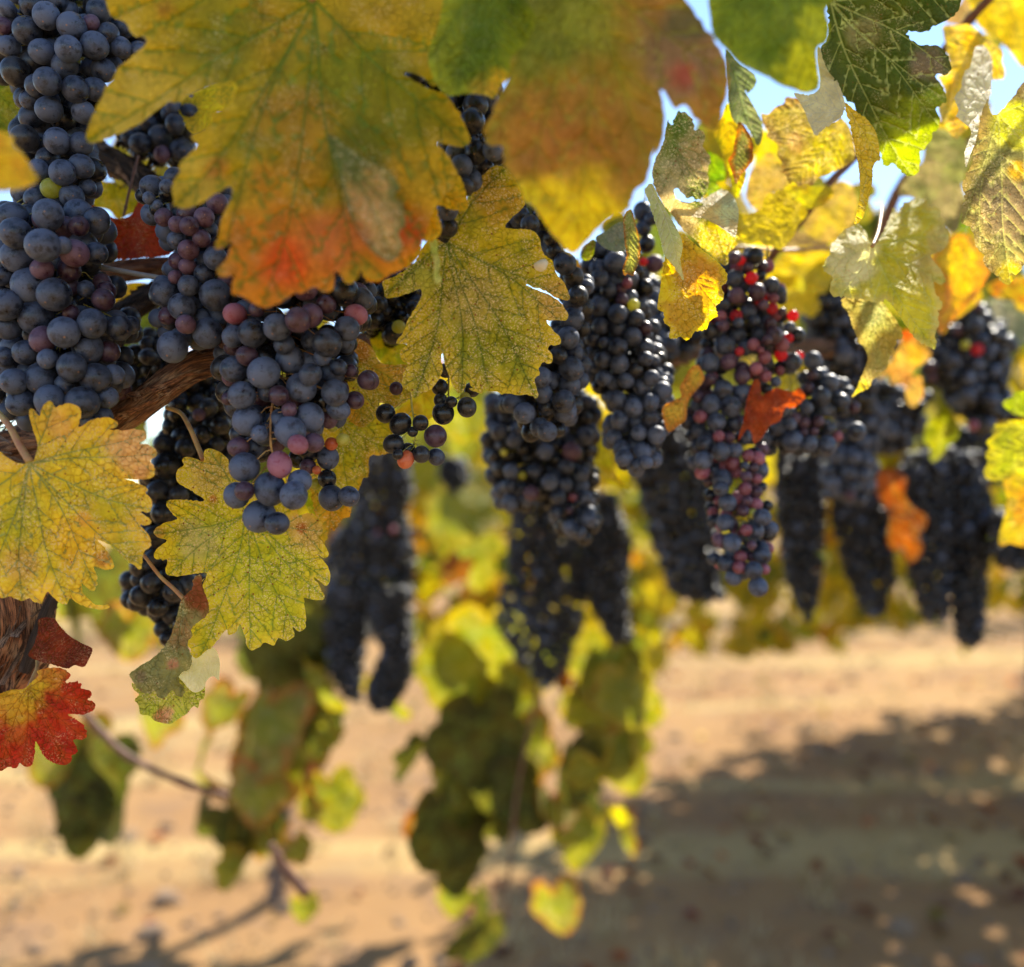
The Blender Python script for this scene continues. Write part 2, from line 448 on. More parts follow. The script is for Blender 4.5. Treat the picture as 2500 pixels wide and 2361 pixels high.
LEAFSEED = [0]
def hero(outline, P, d, spec, parent, tilt=(0, 0), curl=0.0, wav=1.0, tips=None, label=None, fold=None, grid=.02, petiole=None, pr=5, name='leaf', vein=True, teeth=None):
    """outline/P in photo pixels; the blade hangs at distance d with its own tilt and curl"""
    LEAFSEED[0] += 1; seed = LEAFSEED[0]
    k = d / F
    conv = lambda q: np.array([[(p[0] - CX) * k, -(p[1] - CY) * k] for p in q])
    poly = conv(outline); Pm = conv([P])[0]
    if tips is not None: tips = conv(tips)
    ext = poly.max(0) - poly.min(0); size = float(max(ext)); cen = (poly.max(0) + poly.min(0)) / 2
    sp = dict(spec)
    if 'blobs' in spec: sp['blobs'] = [(conv([b[0]])[0], b[1] * k, b[2], b[3]) for b in spec['blobs']]
    V2, tris, dm, dv, vs, de = build_blade(poly, Pm, size, seed, tips, grid, vein, teeth if teeth is not None else (.006 if len(outline) > 70 else .008 if d < .38 else .013))
    col = pigment(V2, size, seed, sp, dm, vs, de)
    q = (V2 - cen) / size
    r2 = (q ** 2).sum(1)
    dep = tilt[0] * (V2[:, 0] - cen[0]) + tilt[1] * (V2[:, 1] - cen[1]) + curl * size * r2
    dep = dep + size * wav * (.045 * nz2(V2, 3.2 / size, seed) + .022 * nz2(V2, 9 / size, seed + 9) + .008 * nz2(V2, 22 / size, seed + 2))
    dep = dep + size * wav * .05 * sm(.12 - de / size, 0, .12) * nz2(V2, 6 / size, seed + 3)
    vk = np.exp(-dv / (size * .012))
    dep = dep + size * (.012 * vk + .003 * vs) * spec.get('relief', 1.0)
    D = d + dep
    X = V2[:, 0] / d * D; Z = CAMZ + V2[:, 1] / d * D
    org = at(P[0], P[1], d)
    V3 = np.column_stack([X - org.x, D - org.y, Z - org.z])
    me = finish_leaf(name, V3, V2, tris, col, spec.get('spk', .3), seed, spec.get('net', 1.0))
    o = bpy.data.objects.new(name, me); link(o, parent); o.location = org - parent.location
    if label: o['label'] = label
    if petiole:
        pts = [at(p[0], p[1], p[2] if len(p) > 2 else d) for p in petiole]
        pts = [Vector(v) for v in catmull(pts, 4)]
        mb = MB(); mb.tube(pts, [pr * d / F * (1.15 - .3 * i / len(pts)) for i in range(len(pts))], 8)
        mb.build('petiole', STEM_P, o, base=org)
    return o

# generic leaves, built at a tip-down pose in the XZ plane, origin at the petiole, about 0.12 m long
def generic_outline(rg, L=.12):
    pts = []; lobes = [(-90, 1.0, 26), (-38, .80, 22), (-142, .80, 22), (22, .62, 26), (158, .62, 26)]
    lobes = [(a + rg.uniform(-6, 6), r * rg.uniform(.9, 1.1), w) for a, r, w in lobes]
    deep = rg.uniform(.42, .62); nteeth = rg.integers(9, 12)
    for i in range(220):
        a = -270 + 360 * i / 220.
        r = 0
        for la, lr, w in lobes:
            dd = abs((a - la + 180) % 360 - 180)
            r = max(r, lr * (deep + (1 - deep) * max(0, math.cos(min(dd / w * .8, math.pi / 2)))) * (1 if dd < 70 else .8))
        dd = abs((a - 90 + 180) % 360 - 180)
        if dd < 34: r *= .18 + .82 * (dd / 34) ** .8
        ph = (i / 220. * nteeth * 3.2) % 1
        r *= 1 + .075 * (ph if ph < .72 else (1 - ph) * 2.6) * (1 if dd > 20 else 0)
        pts.append((r * L * .62 * math.cos(R(a)), r * L * .62 * math.sin(R(a)) * 1.05))
    return pts
GSPEC = dict(
 yellow=dict(base=(.56, .40, .03), alt=(.46, .36, .03), edge='gold', mid='oliveyellow', spk=.3),
 lemon=dict(base='lemon', alt='yellow', mid='lime', spk=.1),
 olive=dict(base=(.20, .19, .025), alt=(.30, .25, .03), edge=(.40, .27, .03), mid='green', spk=.35),
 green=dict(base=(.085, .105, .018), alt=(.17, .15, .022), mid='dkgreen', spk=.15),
 dkgreen=dict(base=(.048, .046, .012), alt=(.100, .082, .016), spk=.1),  # darkened pigment, carries the row's shade on the trailing leaves
 orange=dict(base='orange', alt='gold', edge='rust', mid='oliveyellow', spk=.3),
 rust=dict(base='rust', alt='brown', edge='maroon', spk=.2),
 brownolive=dict(base='brownolive', alt='olive', edge='rust', mid='green', spk=.4),
)
GEN = {k: [] for k in GSPEC}
def make_generics():
    for s in range(5):
        rg = np.random.default_rng(100 + s)
        poly = np.array(generic_outline(rg)); size = .13
        V2, tris, dm, dv, vs, de = build_blade(poly, (0, 0), size, 50 + s, None, .045, True if s < 5 else False)
        curl = rg.uniform(-.5, .6); fold = rg.uniform(.0, .7)
        dep = curl * (V2 ** 2).sum(1) / size + fold * np.abs(V2[:, 0]) * .8 + size * (.06 * nz2(V2, 3 / size, s) + .02 * nz2(V2, 9 / size, s + 4))
        dep += size * .05 * np.exp(-dv / (size * .012)) * .2
        V3 = np.column_stack([V2[:, 0], dep, V2[:, 1]])
        for k, sp in GSPEC.items():
            col = pigment(V2, size, s + 31, sp, dm, vs, de)
            GEN[k].append(finish_leaf('leaf', V3, V2, tris, col, sp['spk'], s + 3))
def gleaf(pos, size, pal, parent, rot=None, label=None, name='leaf'):
    me = rng.choice(GEN[pal]); o = bpy.data.objects.new(name, me)
    link(o, parent); o.location = Vector(pos) - parent.location
    s = size / .13; o.scale = (s, s, s)
    if rot is None: rot = (rng.gauss(0, .35), rng.gauss(0, .45), rng.gauss(0, .6))
    o.rotation_euler = rot
    if label: o['label'] = label
    return o
make_generics()
def leaf_mass(name, boxes, size, pals, parent, seed=1, label=None):
    """many leaves joined into one mesh of kind stuff (out of frame canopy, far rows)"""
    rr = random.Random(seed); vs, fs, cs, ls = [], [], [], []
    lows = {}
    for (c, ext, n) in boxes:
        for _ in range(n):
            p = rr.choice(pals); col = pc(p) * rr.uniform(.7, 1.2)
            s = size * rr.uniform(.7, 1.25)
            m = Matrix.Translation(Vector(c) + Vector([rr.uniform(-1, 1) * e for e in ext])) @ Matrix.Rotation(rr.gauss(0, .8), 4, 'Z') @ Matrix.Rotation(rr.gauss(0, .6), 4, 'X') @ Matrix.Rotation(rr.gauss(0, .5), 4, 'Y')
            b = len(vs); k = LOW[rr.randrange(len(LOW))]
            for q in k: vs.append(m @ Vector((q[0] * s, q[1] * s, q[2] * s))); cs.append(col); ls.append((q[0] * s * 100 + b, q[2] * s * 100, b * .1))
            nn = len(k)
            for i in range(1, nn): fs.append((b, b + i, b + 1 + (i % (nn - 1))))
    me = bpy.data.meshes.new(name); me.from_pydata([tuple(v - parent.location) for v in vs], [], fs); me.materials.append(LEAF)
    a = me.attributes.new('pig', 'FLOAT_COLOR', 'POINT'); a.data.foreach_set('color', np.column_stack([np.array(cs), np.ones(len(cs))]).astype('f').ravel())
    b = me.attributes.new('lc', 'FLOAT_VECTOR', 'POINT'); b.data.foreach_set('vector', np.array(ls, 'f').ravel())
    c = me.attributes.new('spk', 'FLOAT', 'POINT'); c.data.foreach_set('value', np.full(len(vs), .2, 'f'))
    me.update(); o = bpy.data.objects.new(name, me); link(o, parent); o['kind'] = 'stuff'
    if label: o['label'] = label
    return o
LOW = []
for s in range(4):
    rg = np.random.default_rng(300 + s); po = generic_outline(rg, 1.0)[::10]
    LOW.append([(0, 0, 0)] + [(x, .35 * abs(x) + .15 * (x * x + y * y), y) for x, y in po])
# ---------------------------------------------------------------- berries and clusters
def berry_mesh(name, seg, ring, squash=1.0):
    vs, fs, sc = [], [], []
    def prof(th):            # th from stem pole (0) to scar pole (pi)
        r = 1.0
        if th > math.pi - .16: r -= .02 * (1 - (math.pi - th) / .16)
        if th < .5: r -= .06 * (1 - th / .5) ** 2
        return r
    vs.append((0, 0, prof(0) * squash)); sc.append(0)
    for i in range(1, ring):
        th = math.pi * i / ring
        if i == ring - 1: th = math.pi - .10
        elif i == ring - 2: th = math.pi - .19
        r = prof(th)
        for j in range(seg):
            a = 2 * math.pi * j / seg
            vs.append((r * math.sin(th) * math.cos(a), r * math.sin(th) * math.sin(a), r * math.cos(th) * squash)); sc.append(.8 if i == ring - 1 else 0)
    vs.append((0, 0, -1.035 * squash)); sc.append(1)
    for j in range(seg): fs.append((0, 1 + j, 1 + (j + 1) % seg))
    for i in range(ring - 2):
        for j in range(seg): fs.append((1 + i * seg + j, 1 + (i + 1) * seg + j, 1 + (i + 1) * seg + (j + 1) % seg, 1 + i * seg + (j + 1) % seg))
    e = len(vs) - 1; b = 1 + (ring - 2) * seg
    for j in range(seg): fs.append((e, b + (j + 1) % seg, b + j))
    me = bpy.data.meshes.new(name); me.from_pydata(vs, [], fs)
    me.polygons.foreach_set('use_smooth', [True] * len(me.polygons))
    a = me.attributes.new('scar', 'FLOAT', 'POINT'); a.data.foreach_set('value', sc); me.update()
    return me
BMESH = {}
def bmesh_for(code, lod):
    key = (code, lod)
    if key not in BMESH:
        BMESH[key] = []
        for q in (.98, 1.04, 1.10):
            me = berry_mesh('berry', *((32, 18) if lod == 0 else (20, 12) if lod == 1 else (12, 8)), squash=q)
            me.materials.append(BM[code]); BMESH[key].append(me)
    return rng.choice(BMESH[key])

def pin(p, poly):
    x, y = p; c = False; n = len(poly); j = n - 1
    for i in range(n):
        if ((poly[i][1] > y) != (poly[j][1] > y)) and (x < (poly[j][0] - poly[i][0]) * (y - poly[i][1]) / (poly[j][1] - poly[i][1]) + poly[i][0]): c = not c
        j = i
    return c

NBERRY = [0]
def cluster(label, d, berries=(), poly=None, diam=60, mix='b', cap=120, jit=.12, lod=0, group='grape clusters hanging along the vine row', back=4.0, stem=None, thick=1.0, top=None, stemc=None, name='grape_cluster', dense=.86):
    """berries: (x, y, diameter, code) in photo pixels at distance d; poly: outline filled behind them"""
    rr = random.Random(len(label) * 13 + int(d * 1000) + cap)
    k = d / F
    B = []   # [X, Z, depth, radius, code, explicit]
    if poly: 
        xs = [p[0] for p in poly]; ys = [p[1] for p in poly]
    else: xs = [b[0] for b in berries]; ys = [b[1] for b in berries]
    ymin, ymax = min(ys), max(ys)
    def span(y):
        if poly:
            r_ = []
            n = len(poly)
            for i in range(n):
                a, b = poly[i], poly[(i + 1) % n]
                if (a[1] > y) != (b[1] > y): r_.append(a[0] + (b[0] - a[0]) * (y - a[1]) / (b[1] - a[1]))
            if len(r_) >= 2: return min(r_), max(r_)
        return min(xs), max(xs)
    def surf(x, y):
        a, b = span(min(max(y, ymin + 1), ymax - 1)); h = max((b - a) / 2, diam * .5); t = min(1, abs(x - (a + b) / 2) / h)
        Rm = min(h * k, .045) * thick
        return Rm * (1 - math.sqrt(max(0, 1 - t * t))), Rm
    for (x, y, dm, *c) in berries:
        c = c[0] if c else 'b'; s, Rm = surf(x, y)
        B.append([x, y, d + s * .6 + rr.uniform(-.002, .002), dm * k / 2, c, 1])
    # settle the traced berries in depth so that touching ones sit in front of or behind each other
    A = np.array([[b[0], b[1], b[2], b[3]] for b in B]) if B else np.zeros((0, 4))
    for it in range(120):
        if len(A) < 2: break
        X = (A[:, 0] - CX) / F * d; Z = (A[:, 1] - CY) / F * d
        dx = X[:, None] - X; dz = Z[:, None] - Z; dy = A[:, 2][:, None] - A[:, 2]
        rs = (A[:, 3][:, None] + A[:, 3]) * .93; lat = dx ** 2 + dz ** 2
        need = np.sqrt(np.maximum(rs ** 2 - lat, 0)); ov = np.maximum(need - np.abs(dy), 0); np.fill_diagonal(ov, 0)
        sg = np.where(dy >= 0, 1, -1); sg = np.where(np.abs(dy) < 1e-9, np.sign(np.arange(len(A))[:, None] - np.arange(len(A))), sg)
        if ov.max() < 1e-5: break
        A[:, 2] += .25 * (ov * sg).sum(1)
    for b, a in zip(B, A): b[2] = a[2]
    if len(A): 
        lim = np.clip(A[:, 2], d - .018, d + .022)
        for b, z in zip(B, lim): b[2] = z
    codes = mix
    pos = [(((b[0] - CX) / F * d), ((b[1] - CY) / F * d), b[2], b[3]) for b in B]
    arr = np.array(pos) if pos else np.zeros((0, 4))
    fails = 0; nfill = 0
    if poly:
        capx = cap + (70 if lod == 0 else 120 if lod == 1 else 420)
        while fails < (700 if lod == 2 else 350) and len(B) < capx:
            x = rr.uniform(min(xs), max(xs)); y = rr.uniform(ymin, ymax)
            if not pin((x, y), poly): continue
            s, Rm = surf(x, y)
            r = diam * k / 2 * rr.uniform(1 - jit * 1.6, 1 + jit)
            X = (x - CX) / F * d; Z = (y - CY) / F * d
            dep = d + s + (.009 if berries else 0); lim = d + s + min(back * 2 * r, 2.0 * (Rm - s) + 3.0 * r)
            ok = True
            if len(arr):
                lat = (arr[:, 0] - X) ** 2 + (arr[:, 1] - Z) ** 2; rs = (arr[:, 3] + r) * dense
                q = lat < rs ** 2
                if q.any():
                    nd = np.sqrt(rs[q] ** 2 - lat[q]); lo = arr[q, 2] - nd; hi = arr[q, 2] + nd
                    o_ = np.argsort(lo)
                    for i in o_:
                        if lo[i] < dep < hi[i]: dep = hi[i] + 1e-5
            if dep > lim: fails += 1; continue
            c = rr.choice(codes)
            if c in 'prRgo': r *= rr.uniform(.7, .92)
            B.append([x, y, dep, r, c, 0]); arr = np.vstack([arr, [X, Z, dep, r]]); nfill += 1
    # thing
    if top is None:
        ty = ymin; a, b = span(ymin + (ymax - ymin) * .08); top = ((a + b) / 2, ymin - 20)
    td = d + .012
    root = empty(name, at(top[0], top[1], td)); tag(root, label, 'grape cluster', group)
    # rachis down the middle
    rach = [top]
    nst = 6
    for i in range(1, nst + 1):
        y = ymin + (ymax - ymin) * (i / nst) * .93
        a, b = span(y); rach.append(((a + b) / 2 + rr.uniform(-5, 5), y))
    if stem: rach = stem
    rd = [td + .006 + (.006 if i else 0) for i in range(len(rach))]
    if stem and len(stem[0]) > 2: rd = [p[2] for p in stem]
    rp = [at(p[0], p[1], z) for p, z in zip(rach, rd)]
    rp = [Vector(v) for v in catmull(rp, 4)]
    mb = MB(); rr0 = diam * k * .055
    mb.tube(rp, [rr0 * (1.35 - .8 * i / len(rp)) for i in range(len(rp))], 7 if lod < 2 else 5)
    inst = []
    for (x, y, dep, r, c, ex) in B:
        p = at(x, y, dep); 
        # nearest rachis point a little above
        q = min(rp, key=lambda v: (v - p - Vector((0, 0, r * 1.2))).length)
        inst.append((p, r, c, q))
        if lod < 2 and (ex or rr.random() < .5) and (q - p).length < .045:
            dr = (q - p).normalized(); a = p + dr * r * .97; m_ = (a + q) / 2 + Vector((rr.uniform(-1, 1), rr.uniform(-1, 1), rr.uniform(0, 1.5))) * .0012
            mb.tube([p + dr * r * .85, a + dr * .0012, m_, q], [rr0 * .75, rr0 * .42, rr0 * .40, rr0 * .6], 5)
    base = root.location
    mb.build('stem', stemc or STEM_G, root, base=base)
    rest = inst[min(cap, 298):]; inst = inst[:min(cap, 298)]
    if rest:          # the inner berries past the limit, one joined part
        groups = {}
        for (p, r, c, q) in rest: groups.setdefault('k' if c == 'k' else 'b', []).append((p, r))
        vs, fs, mi = [], [], []
        for gi, (c, lst) in enumerate(groups.items()):
            for p, r in lst:
                b = len(vs); vs.append(p + Vector((0, 0, r)) - base)
                for i in range(1, 6):
                    for j in range(9): vs.append(p - base + Vector((math.sin(math.pi * i / 6) * math.cos(j * .698), math.sin(math.pi * i / 6) * math.sin(j * .698), math.cos(math.pi * i / 6))) * r)
                vs.append(p - Vector((0, 0, r)) - base); e = len(vs) - 1
                for j in range(9):
                    k2 = (j + 1) % 9; fs.append((b, b + 1 + j, b + 1 + k2)); fs.append((e, e - 9 + k2, e - 9 + j)); mi += [gi, gi]
                    for i in range(4): fs.append((b + 1 + i * 9 + j, b + 10 + i * 9 + j, b + 10 + i * 9 + k2, b + 1 + i * 9 + k2)); mi.append(gi)
        ob = mesh_obj('inner_berries', vs, fs, None, root)
        for c in groups: ob.data.materials.append(BM[c])
        ob.data.polygons.foreach_set('material_index', mi); ob['kind'] = 'stuff'
    for (p, r, c, q) in inst:
        o = bpy.data.objects.new('berry', bmesh_for(c, lod)); link(o, root); o.location = p - base
        dr = (q - p).normalized()
        dr = (dr + Vector((rr.gauss(0, .35), rr.gauss(0, .35) + .25, rr.gauss(0, .35) + .3))).normalized()
        o.rotation_euler = dr.to_track_quat('Z', 'Y').to_euler(); o.scale = (r * rr.uniform(.94, 1.04), r * rr.uniform(.94, 1.04), r * rr.uniform(.97, 1.06))
        NBERRY[0] += 1
    return root
# ---------------------------------------------------------------- ground
def ground_material():
    m, t, n, l = nt('dry_sandy_soil')
    out = N(t, 'ShaderNodeOutputMaterial'); tc = N(t, 'ShaderNodeTexCoord'); v = tc.outputs['Object']
    a = noise_(t, v, .55, 4, .6); b = noise_(t, v, 3.2, 5, .62); c_ = noise_(t, v, 14, 4, .6)
    col = mixc(t, ramp(t, a, .35, .68), (.255, .142, .062), (.33, .198, .084))
    col = mixc(t, math_(t, 'MULTIPLY', ramp(t, b, .50, .66), .6), col, (.20, .125, .075))
    col = mixc(t, math_(t, 'MULTIPLY', ramp(t, c_, .58, .70), .45), col, (.14, .085, .05))
    mp = N(t, 'ShaderNodeMapping'); mp.inputs['Rotation'].default_value = (0, 0, R(-31)); mp.inputs['Scale'].default_value = (.18, 1.5, 1); l.new(v, mp.inputs[0])
    s = noise_(t, mp.outputs[0], 1.1, 3, .5)
    col = mixc(t, math_(t, 'MULTIPLY', ramp(t, s, .50, .62), .75), col, (.40, .29, .12))
    pb = N(t, 'ShaderNodeBsdfPrincipled'); l.new(col, pb.inputs['Base Color']); pb.inputs['Roughness'].default_value = .95
    pb.inputs['Specular IOR Level'].default_value = .1
    bp = N(t, 'ShaderNodeBump'); bp.inputs['Distance'].default_value = .03; bp.inputs['Strength'].default_value = .6
    l.new(math_(t, 'ADD', b, math_(t, 'MULTIPLY', c_, .4)), bp.inputs['Height']); l.new(bp.outputs[0], pb.inputs['Normal'])
    l.new(pb.outputs[0], out.inputs[0]); return m
SOIL = ground_material()
def gz(x, y):
    return .05 * mnoise.noise(Vector((x * .5, y * .5, 2))) + .02 * mnoise.noise(Vector((x * 2.4, y * 2.4, 5)))
def ground():
    xs = np.concatenate([np.linspace(-200, -8, 30), np.linspace(-7.5, 9, 160), np.linspace(10, 200, 30)])
    ys = np.concatenate([np.linspace(-40, -1, 8), np.linspace(-.5, 14, 150), np.linspace(15, 400, 40)])
    vs = [(x, y, gz(x, y)) for y in ys for x in xs]; nx = len(xs)
    fs = [(j * nx + i, j * nx + i + 1, (j + 1) * nx + i + 1, (j + 1) * nx + i) for j in range(len(ys) - 1) for i in range(nx - 1)]
    o = mesh_obj('ground', vs, fs, SOIL); tag(o, 'dry sandy vineyard soil with straw and clods between the rows', None, None, 'structure')
ground()
CLOD = simple_mat('brown_clods', (.14, .09, .055), (.27, .18, .11), 30, .95, 0, .5)
STRAW = simple_mat('dry_straw', (.42, .31, .14), (.55, .43, .22), 10, .8, .2, .1)
def clods():
    rr = random.Random(4); vs, fs = [], []
    for _ in range(2200):
        y = 1.6 + 9 * rr.random() ** 1.2; x = rr.uniform(-.62, .62) * y * 1.05 + .1
        s = rr.uniform(.006, .022) * (1 if rr.random() < .93 else 2.4); z = gz(x, y); b = len(vs)
        n = 7; tw = rr.random() * 6
        vs.append((x, y, z + s * rr.uniform(.5, .9)))
        for ring, (rr_, h) in enumerate(((.6, .55), (1.0, .0))):
            for k in range(n):
                a = tw + 2 * math.pi * k / n; q = rr_ * s * rr.uniform(.7, 1.25)
                vs.append((x + q * math.cos(a), y + q * math.sin(a), z + h * s * rr.uniform(.7, 1.1) - (.004 if ring else 0)))
        for k in range(n):
            fs.append((b, b + 1 + k, b + 1 + (k + 1) % n)); fs.append((b + 1 + k, b + 1 + n + k, b + 1 + n + (k + 1) % n, b + 1 + (k + 1) % n))
    o = mesh_obj('soil_clods', vs, fs, CLOD, smooth=False); tag(o, 'loose brown clods and small stones scattered over the sandy soil', 'clods', None, 'stuff')
    vs, fs = [], []
    for _ in range(420):
        y = 2.0 + 8 * rr.random(); x = rr.uniform(-.6, .6) * y; z = gz(x, y)
        for k in range(rr.randint(8, 26)):
            a = rr.random() * 6.28; ln = rr.uniform(.03, .12); w = rr.uniform(.0015, .003); ox, oy = rr.gauss(0, .03), rr.gauss(0, .03)
            dx, dy = math.cos(a), math.sin(a); b = len(vs); hh = rr.uniform(.2, .9) * ln
            px, py = -dy * w, dx * w
            for t_ in (0, .55, 1):
                ww = 1 - t_ * .9
                for sg in (-1, 1): vs.append((x + ox + dx * ln * t_ * .7 + sg * px * ww, y + oy + dy * ln * t_ * .7 + sg * py * ww, z + hh * math.sin(t_ * 1.9) + .002))
            fs += [(b, b + 1, b + 3, b + 2), (b + 2, b + 3, b + 5, b + 4)]
    o = mesh_obj('dry_grass', vs, fs, STRAW, smooth=False); tag(o, 'short tufts of bleached dry grass lying on the soil', 'grass', None, 'stuff')
clods()

# ---------------------------------------------------------------- woody parts
def wood(name, path, radii, m, parent, seed=0, n=36, step=.0035, ridge=.22, twist=3.0, label=None, lumps=.12):
    """path of Vectors in world space; a fibrous, ridged, twisted limb"""
    P = [Vector(p) for p in catmull(path, 14)]
    Rr = np.interp(np.linspace(0, 1, len(P)), np.linspace(0, 1, len(radii)), radii)
    # even spacing
    s = np.concatenate([[0], np.cumsum([(P[i + 1] - P[i]).length for i in range(len(P) - 1)])]); cnt = max(6, min(260, int(s[-1] / step)))
    tt = np.linspace(0, s[-1], cnt); Pa = np.array([list(p) for p in P]); Q = np.column_stack([np.interp(tt, s, Pa[:, i]) for i in range(3)]); rad = np.interp(tt, s, Rr)
    org = Vector(Q[0]); vs, fs, bc = [], [], []
    ref = Vector((.2, .9, .3)).normalized()
    for i in range(cnt):
        p = Vector(Q[i]); t_ = Vector(Q[min(i + 1, cnt - 1)] - Q[max(i - 1, 0)]).normalized()
        a = (ref - t_ * ref.dot(t_)).normalized(); c = t_.cross(a)
        L = tt[i]
        for k in range(n):
            an = 2 * math.pi * k / n; ta = an + L * twist
            cx, cy_ = math.cos(ta), math.sin(ta)
            v = Vector((cx * 2.6, cy_ * 2.6, L * 9 + seed * 5.1))
            v2 = Vector((cx * 6, cy_ * 6, L * 14 + seed))
            rg_ = 1 - abs(mnoise.noise(v)) * 2.0
            h = 1 + ridge * (rg_ - .5) + ridge * .55 * (0.5 - abs(mnoise.noise(v2)) * 2) + lumps * mnoise.noise(Vector((cx, cy_, L * 22 + seed * 3)))
            vs.append(p + (a * math.cos(an) + c * math.sin(an)) * rad[i] * h - org); bc.append((cx, cy_, L * 60))
    for i in range(cnt - 1):
        for k in range(n): fs.append((i * n + k, i * n + (k + 1) % n, (i + 1) * n + (k + 1) % n, (i + 1) * n + k))
    fs.append(tuple(range(n))[::-1]); fs.append(tuple((cnt - 1) * n + k for k in range(n)))
    o = mesh_obj(name, vs, fs, m, parent, loc=org - parent.location)
    at_ = o.data.attributes.new('bc', 'FLOAT_VECTOR', 'POINT'); at_.data.foreach_set('vector', np.array(bc, 'f').ravel())
    if label: o['label'] = label
    return o
def strips(path, radius, count, parent, m, seed):
    """curling loose bark strips, joined (too small to pick apart)"""
    rr = random.Random(seed); P = [Vector(p) for p in catmull(path, 10)]; mb_v, mb_f, bc = [], [], []
    for _ in range(count):
        i = rr.randrange(2, len(P) - 6); j = min(len(P) - 1, i + rr.randint(3, 9)); an = rr.uniform(0, 6.28); w = rr.uniform(.0008, .0028)
        seg = P[i:j]; lift = rr.uniform(.0, .006); b = len(mb_v)
        for q, p in enumerate(seg):
            t_ = (P[min(i + q + 1, len(P) - 1)] - P[i + q - 1]).normalized(); a = t_.cross(Vector((0, 1, .1))).normalized(); c = t_.cross(a)
            f = q / max(1, len(seg) - 1); rad = radius * 1.02 + lift * (2 * f - 1) ** 2 + .0008
            an2 = an + f * .5; o_ = (a * math.cos(an2) + c * math.sin(an2)); s_ = t_.cross(o_)
            ww = w * (1 - .7 * f)
            for sg in (-1, 1): mb_v.append(p + o_ * rad + s_ * ww * sg); bc.append((an, sg * .1, f * 3 + an))
        for q in range(len(seg) - 1): mb_f.append((b + 2 * q, b + 2 * q + 1, b + 2 * q + 3, b + 2 * q + 2))
    org = P[0]; o = mesh_obj('loose_bark', [v - org for v in mb_v], mb_f, m, parent, loc=org - parent.location)
    at_ = o.data.attributes.new('bc', 'FLOAT_VECTOR', 'POINT'); at_.data.foreach_set('vector', np.array(bc, 'f').ravel()); o['kind'] = 'stuff'
def cane(path, radii, parent, label=None, m=None):
    pts = [Vector(v) for v in catmull(path, 6)]; n = len(pts)
    rr = np.interp(np.linspace(0, 1, n), np.linspace(0, 1, len(radii)), radii)
    org = pts[0]; mb = MB()
    rad = [float(r * (1 + (.28 if i % 9 == 4 else 0))) for i, r in enumerate(rr)]     # swollen nodes
    mb.tube(pts, rad, 10); o = mb.build('cane', m or CANE, None, base=org); o.parent = parent; o.location = org - parent.location
    if label: o['label'] = label
    return o

# ---------------------------------------------------------------- the vines (one Empty each)
def vine(label, loc, name='grapevine'):
    e = empty(name, loc); return tag(e, label, 'grapevine', 'grapevines of the row')
V1 = vine('nearest grapevine, shaggy brown trunk at the left edge with mottled yellow leaves', at(-110, 1900, .52))
V2_ = vine('second grapevine with sunlit curled yellow and green leaves at upper right', at(1800, 860, .75))
V3_ = vine('blurred vine behind, shade-darkened olive leaves trailing down over the bare soil', at(900, 1500, 1.25))
P_ = lambda u, v, d: at(u, v, d)
# trunk and cordon
tp = [P_(-420, 2400, .52), P_(-240, 1900, .52), P_(-85, 1700, .515), P_(22, 1500, .51), P_(10, 1300, .52), P_(20, 1120, .53), P_(150, 1085, .52)]
k_ = .52 / F
wood('trunk', tp, [110 * k_, 95 * k_, 92 * k_, 85 * k_, 70 * k_, 52 * k_, 34 * k_], BARK_R, V1, 1, 64, .0025, .55, 4.0, lumps=.25)
strips(tp, 84 * k_, 260, V1, BARK_G, 3)
cp = [P_(60, 1150, .525), P_(180, 1100, .515), P_(274, 1040, .505), P_(364, 975, .50), P_(471, 900, .505), P_(556, 875, .515), P_(700, 850, .54), P_(900, 830, .60)]
wood('cordon', cp, [36 * k_, 35 * k_, 33 * k_, 33 * k_, 32 * k_, 40 * k_, 28 * k_, 22 * k_], BARK_R, V1, 2, 48, .0022, .30, 2.5)
strips(cp, 33 * k_, 40, V1, BARK_R, 5)
a2 = [P_(20, 1000, .55), P_(130, 900, .55), P_(240, 810, .55), P_(330, 745, .55), P_(430, 690, .56), P_(560, 640, .57)]
wood('cordon', a2, [30 * k_, 30 * k_, 27 * k_, 27 * k_, 24 * k_, 20 * k_], BARK_D, V1, 3, 44, .0022, .36, 3)
strips(a2, 26 * k_, 50, V1, BARK_D, 6)
a3 = [P_(60, 720, .56), P_(184, 686, .56), P_(300, 662, .56), P_(415, 652, .56), P_(600, 645, .57)]
wood('cordon', a3, [24 * k_, 25 * k_, 25 * k_, 24 * k_, 20 * k_], BARK_R, V1, 4, 44, .0022, .28, 1.5)
a4 = [P_(120, 330, .59), P_(227, 370, .58), P_(300, 407, .575), P_(364, 458, .57), P_(420, 530, .57), P_(470, 640, .58)]
wood('cordon', a4, [28 * k_, 31 * k_, 33 * k_, 33 * k_, 28 * k_, 22 * k_], BARK_D, V1, 5, 44, .0022, .36, 3)
strips(a4, 31 * k_, 60, V1, BARK_G, 8)
a5 = [P_(60, 1640, .495), P_(90, 1560, .495), P_(120, 1480, .497), P_(140, 1440, .50)]
wood('spur', a5, [12 * k_, 14 * k_, 13 * k_, 12 * k_], BARK_D, V1, 6, 30, .002, .3, 2)
a6 = [P_(1380, 905, .74), P_(1608, 872, .73), P_(1715, 850, .75), P_(1900, 845, .80), P_(2200, 850, .95)]
wood('cordon', a6, [24 * .74 / F, 27 * .74 / F, 24 * .74 / F, 22 * .78 / F, 22 * .9 / F], BARK_G, V2_, 7, 40, .003, .36, 2)
strips(a6, 26 * .74 / F, 60, V2_, BARK_R, 9)
